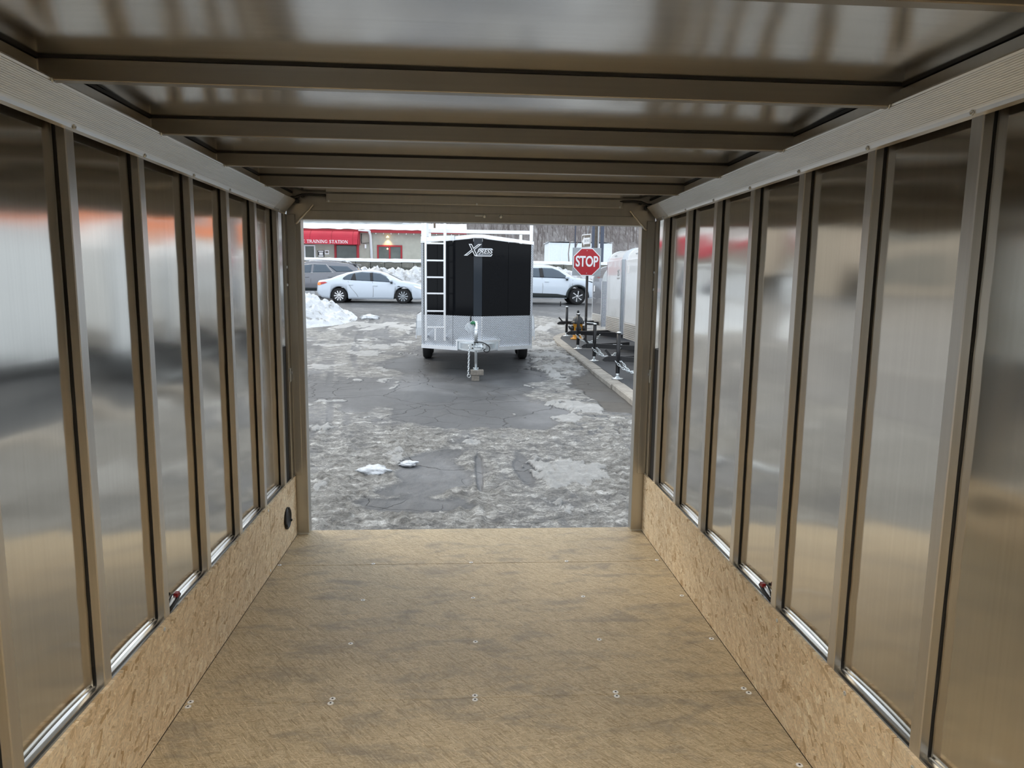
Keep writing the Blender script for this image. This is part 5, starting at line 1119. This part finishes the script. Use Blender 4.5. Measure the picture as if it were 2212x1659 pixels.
# ------------------------------------------------------------------ shop building with red awning
def shop():
    t = thing('shop_building', 'low stucco building with red awning, red window frames and snowy roof', 'building', (-8, 44, 2.55)); L = lambda x, y, z: (x+8, y-44, z-2.55)
    XL, XR = -16.5, -.22
    MB().prism([L(XL, 44, 2.0), L(XR, 44, 2.0), L(XR, 52, 2.0), L(XL, 52, 2.0)], (0, 0, 2.62)).build('wall', 'stucco', t)
    MB().prism([L(XR+.25, 43.62, 4.60), L(XR+.25, 43.62, 4.70), L(XR+.25, 52.4, 5.78), L(XR+.25, 52.4, 5.65)], (XL-XR-.5, 0, 0)).build('roof', 'trim_red', t)
    def rs(u, v): return L(XL+(XR+.3-XL)*u, 43.55+8.9*v, 4.70+.10*min(1, v*12)+1.06*v+.05*float(vnoise(np.array(u*50.), np.array(v*8.))))
    MB().grid(rs, 90, 16).build('roof_snow', 'roof_snow', t)
    MB().box(*[XL+8, XR+.28+8], 43.58-44, 43.66-44, 4.55-2.55, 4.715-2.55).build('fascia', 'trim_red', t)
    MB().tube([L(-6.42, 43.5, 4.66), L(-5.74, 43.5, 4.64)], .05, 8).build('gutter', 'white_paint', t)
    MB().tube([L(-5.78, 43.55, 4.62), L(-5.76, 43.9, 4.4), L(-5.68, 43.9, 2.6)], .085, 10).build('downspout', 'white_paint', t)
    for i in range(12):
        x = -5.4+i*.455; MB().lathe([(.001, -.06), (.028, -.03), (.02, .0), (.015, .03)], L(x, 43.62, 4.52), 'z', 8).build('eave_bulb', 'sign_white', t)
    # awning: quarter round hood with a straight valance
    ar = [(44.0, 4.70)]+[(44.0-.95*math.sin(a), 4.10+.56*math.cos(a)**.8 if a < PI/2-.01 else 4.10) for a in np.linspace(.15, PI/2, 8)]+[(43.05, 3.80), (43.09, 3.80), (43.12, 4.08), (43.95, 4.55)]
    aw = MB().prism([L(-15, y, z) for y, z in ar], (8.60, 0, 0)).build('awning', 'awning_red', t)
    MB().prism([L(-6.42, y, z) for y, z in ar[:10]+[(44.0, 3.80)]], (.02, 0, 0)).build('awning_end', 'awning_red', aw)
    for x in np.arange(-14.2, -6.5, 1.25):
        MB().tube([L(x, y-.004, z+.004) for y, z in ar[1:10]], .009, 5).build('awning_seam', 'trim_red', aw)
    for x in (-6.46, -6.44): MB().bbox(x+8-.05, x+8+.05, -.62, -.50, .0, 1.34, b=.01).build('awning_post', 'trim_red', t) if x == -6.44 else None
    serif_text('E TRAINING STATION', L(-9.63, 43.035, 3.855), .175, aw)
    def window(x0, x1, z0, z1, mull, fr=.10):
        w = MB().box(x0+8, x1+8, -.02, .05, z0-2.55, z1-2.55).build('window_glass', 'shop_glass', t)
        for a, b, c, d in ((x0-fr, x0, z0-fr, z1+fr), (x1, x1+fr, z0-fr, z1+fr), (x0, x1, z1, z1+fr), (x0, x1, z0-fr, z0)): MB().bbox(a+8, b+8, -.07, .02, c-2.55, d-2.55, b=.008).build('window_frame', 'trim_red', w)
        for m in mull: MB().bbox(m+8-.05, m+8+.05, -.06, .0, z0-2.55, z1-2.55, b=.006).build('mullion', 'trim_red', w)
        return w
    window(-7.82, -6.62, 2.70, 3.80, [], .13); w2 = window(-5.28, -3.96, 2.72, 3.74, [-4.62], .10)
    MB().lathe([(.001, -.05), (.05, -.02), (.05, .02), (.001, .05)], L(-4.75, 43.97, 3.62), 'z', 10).build('indoor_lamp', 'lamp_glow', w2)
    # door under the awning
    d = MB().box(-9.68+8, -9.16+8, -.02, .05, 2.2-2.55, 3.70-2.55).build('door', 'shop_glass', t)
    for a, b, c, e in ((-9.76, -9.68, 2.2, 3.78), (-9.16, -9.08, 2.2, 3.78), (-9.68, -9.16, 3.70, 3.78)): MB().bbox(a+8, b+8, -.06, .02, c-2.55, e-2.55, b=.006).build('door_frame', 'white_paint', d)
    for (x, z, w, h, bk) in ((-8.76, 3.26, .40, .38, True), (-8.40, 3.36, .26, .26, False)):
        s = MB().bbox(x+8-w/2, x+8+w/2, -.05, 0, z-h/2-2.55, z+h/2-2.55, b=.01).build('plaque', 'black_steel' if bk else 'sign_white', t)
        if bk:
            for zz in (.14, -.14): MB().box(x+8-.15, x+8+.15, -.056, -.05, z+zz-.035-2.55, z+zz+.035-2.55).build('plaque_band', 'sign_white', s)
            MB().box(x+8-.10, x+8+.12, -.056, -.05, z-.07-2.55, z+.07-2.55).build('plaque_band', 'sign_white', s)
        else: MB().box(x+8-.08, x+8+.08, -.056, -.05, z-.06-2.55, z+.06-2.55).build('plaque_band', 'sign_dark', s)
    k = MB().bbox(-6.12+8, -6.02+8, -.14, 0, 3.62-2.55, 3.86-2.55, b=.01).build('wall_lantern', 'sign_white', t); MB().bar(L(-6.25, 43.9, 3.92), L(-5.85, 43.9, 3.95), .03).build('lantern_arm', 'black_steel', k)
    w = MB().lathe([(.02, .10), (.10, .0), (.09, -.01), (.001, -.02)], L(-4.72, 43.83, 4.30), 'z', 14).build('wall_lamp', 'lamp_glow', t)
    ld = bpy.data.lights.new('wall_lamp_bulb', 'SPOT'); ld.energy = 32; ld.color = (1, .66, .25); ld.spot_size = math.radians(95); ld.spot_blend = .8; ld.shadow_soft_size = .05
    lo = bpy.data.objects.new('wall_lamp_bulb', ld); COL.objects.link(lo); lo.parent = t; lo.location = L(-4.72, 43.80, 4.24); lo.rotation_euler = (math.radians(18), 0, 0)
    MB().box(-2.0+8, -1.88+8, 1.2, 1.32, 1.9, 4.2).build('roof_post', 'brown_wood', t)
    MB().tube([L(-6.3, 43.95, 4.5), L(-6.33, 43.95, 4.1), L(-6.30, 43.95, 3.9)], .02, 6).build('cable', 'black_rubber', t)
    # upper storey set back behind the roof
    MB().box(-16+8, -4.5+8, 6.6, 14, 2.6, 5.2).build('upper_storey', 'grey_block', t)
    MB().box(-16.1+8, -4.4+8, 6.5, 14.1, 5.2, 5.4).build('upper_snow', 'roof_snow', t)
GL = {'E': [((.1, 0), (.1, 1), .13), ((.1, .96), (.62, .96), .08), ((.1, .52), (.5, .52), .07), ((.1, .04), (.66, .04), .08), ((.62, .98), (.62, .80), .05), ((.66, .02), (.66, .22), .05), ((.5, .42), (.5, .62), .05)],
      'T': [((.4, 0), (.4, 1), .13), ((.02, .96), (.78, .96), .08), ((.03, .98), (.03, .78), .05), ((.77, .98), (.77, .78), .05), ((.24, .02), (.56, .02), .05)],
      'R': [((.12, 0), (.12, 1), .13), ((.12, .96), (.45, .95), .07), ((.45, .95), (.60, .80), .11), ((.60, .80), (.58, .62), .12), ((.58, .62), (.42, .50), .09), ((.42, .50), (.12, .50), .07), ((.36, .50), (.80, .02), .12), ((.0, .02), (.26, .02), .05), ((0, .98), (.2, .98), .05)],
      'A': [((.08, 0), (.42, 1), .06), ((.40, 1.02), (.78, 0), .13), ((.2, .35), (.64, .35), .06), ((-.02, .02), (.20, .02), .05), ((.62, .02), (.92, .02), .05)],
      'I': [((.15, 0), (.15, 1), .13), ((0, .02), (.30, .02), .05), ((0, .98), (.30, .98), .05)],
      'N': [((.12, 0), (.12, 1), .06), ((.10, 1), (.72, 0), .13), ((.74, 0), (.74, 1), .06), ((0, .02), (.24, .02), .05), ((.62, .98), (.86, .98), .05), ((0, .98), (.16, .98), .05)],
      'G': [((.72, .78), (.56, .96), .07), ((.56, .96), (.34, .97), .07), ((.34, .97), (.12, .75), .12), ((.12, .75), (.08, .48), .13), ((.08, .48), (.16, .2), .13), ((.16, .2), (.38, .03), .10), ((.38, .03), (.62, .05), .07), ((.62, .05), (.70, .12), .07), ((.70, .08), (.70, .45), .12), ((.54, .45), (.84, .45), .05), ((.72, .98), (.72, .74), .05)],
      'S': [((.50, .80), (.42, .94), .06), ((.42, .94), (.24, .97), .08), ((.24, .97), (.09, .80), .11), ((.09, .80), (.16, .62), .12), ((.16, .62), (.44, .42), .13), ((.44, .42), (.54, .22), .12), ((.54, .22), (.40, .05), .11), ((.40, .05), (.18, .03), .08), ((.18, .03), (.06, .2), .06), ((.51, .98), (.51, .76), .05), ((.05, .02), (.05, .26), .05)],
      'O': [((.44, .97), (.20, .86), .08), ((.20, .86), (.08, .5), .13), ((.08, .5), (.20, .14), .13), ((.20, .14), (.44, .03), .08), ((.44, .03), (.68, .14), .08), ((.68, .14), (.80, .5), .13), ((.80, .5), (.68, .86), .13), ((.68, .86), (.44, .97), .08)]}
ADV = {'E': .80, 'T': .86, 'R': .88, 'A': .94, 'I': .40, 'N': .98, 'G': .98, 'S': .70, 'O': 1.0, ' ': .45}
def serif_text(s, loc, h, parent):
    x = 0
    for c in s:
        if c in GL:
            mb = MB()
            for (a, b, w) in GL[c]:
                a = Vector((a[0]*h*1.10, a[1]*h)); b = Vector((b[0]*h*1.10, b[1]*h)); d = (b-a).normalized()*(w*h*.25); n = Vector((-d.y, d.x)).normalized()*(w*h*.62); a -= d; b += d
                k_ = -.0011*len(mb.f)/6; mb.prism([(q.x, k_, q.y) for q in (a-n, b-n, b+n, a+n)], (0, .016, 0))
            mb.build('letter', 'sign_white', parent, (loc[0]+x, loc[1], loc[2]))
        x += ADV[c]*h*1.10
shop()

# building to the right of the view, mirrored by the left wall skin
t = thing('warehouse', 'tan building with an orange fascia band standing right of the view', 'building', (22, 42, 1.0))
MB().box(-8, 14, 0, 8, 0, 3.2).build('wall', 'warm_wall', t); MB().box(-8.05, 14.05, -.08, 8, 3.2, 4.1).build('fascia', 'orange_band', t); MB().box(-8.05, 14.05, -.1, 8, 4.1, 4.3).build('parapet', 'white_paint', t)
for x in (-6, -2.5, 1, 4.5, 8): MB().box(x, x+2.4, -.05, .02, .3, 2.4).build('shop_window', 'shop_glass', t)

t = thing('brick_building', 'tan brick building beyond the left end of the snow bank', 'building', (-27, 37.5, .9))
MB().box(-11.5, 9.3, 0, 9, 0, 5.6).build('wall', 'warm_wall', t); MB().box(-11.6, 9.4, -.1, 9.1, 5.6, 5.9).build('parapet', 'brown_wood', t)
for x in (-10, -6.5, -3, .5, 4): 
    for z in (.9, 3.4): MB().box(x, x+1.8, -.05, .02, z, z+1.5).build('window', 'shop_glass', t)
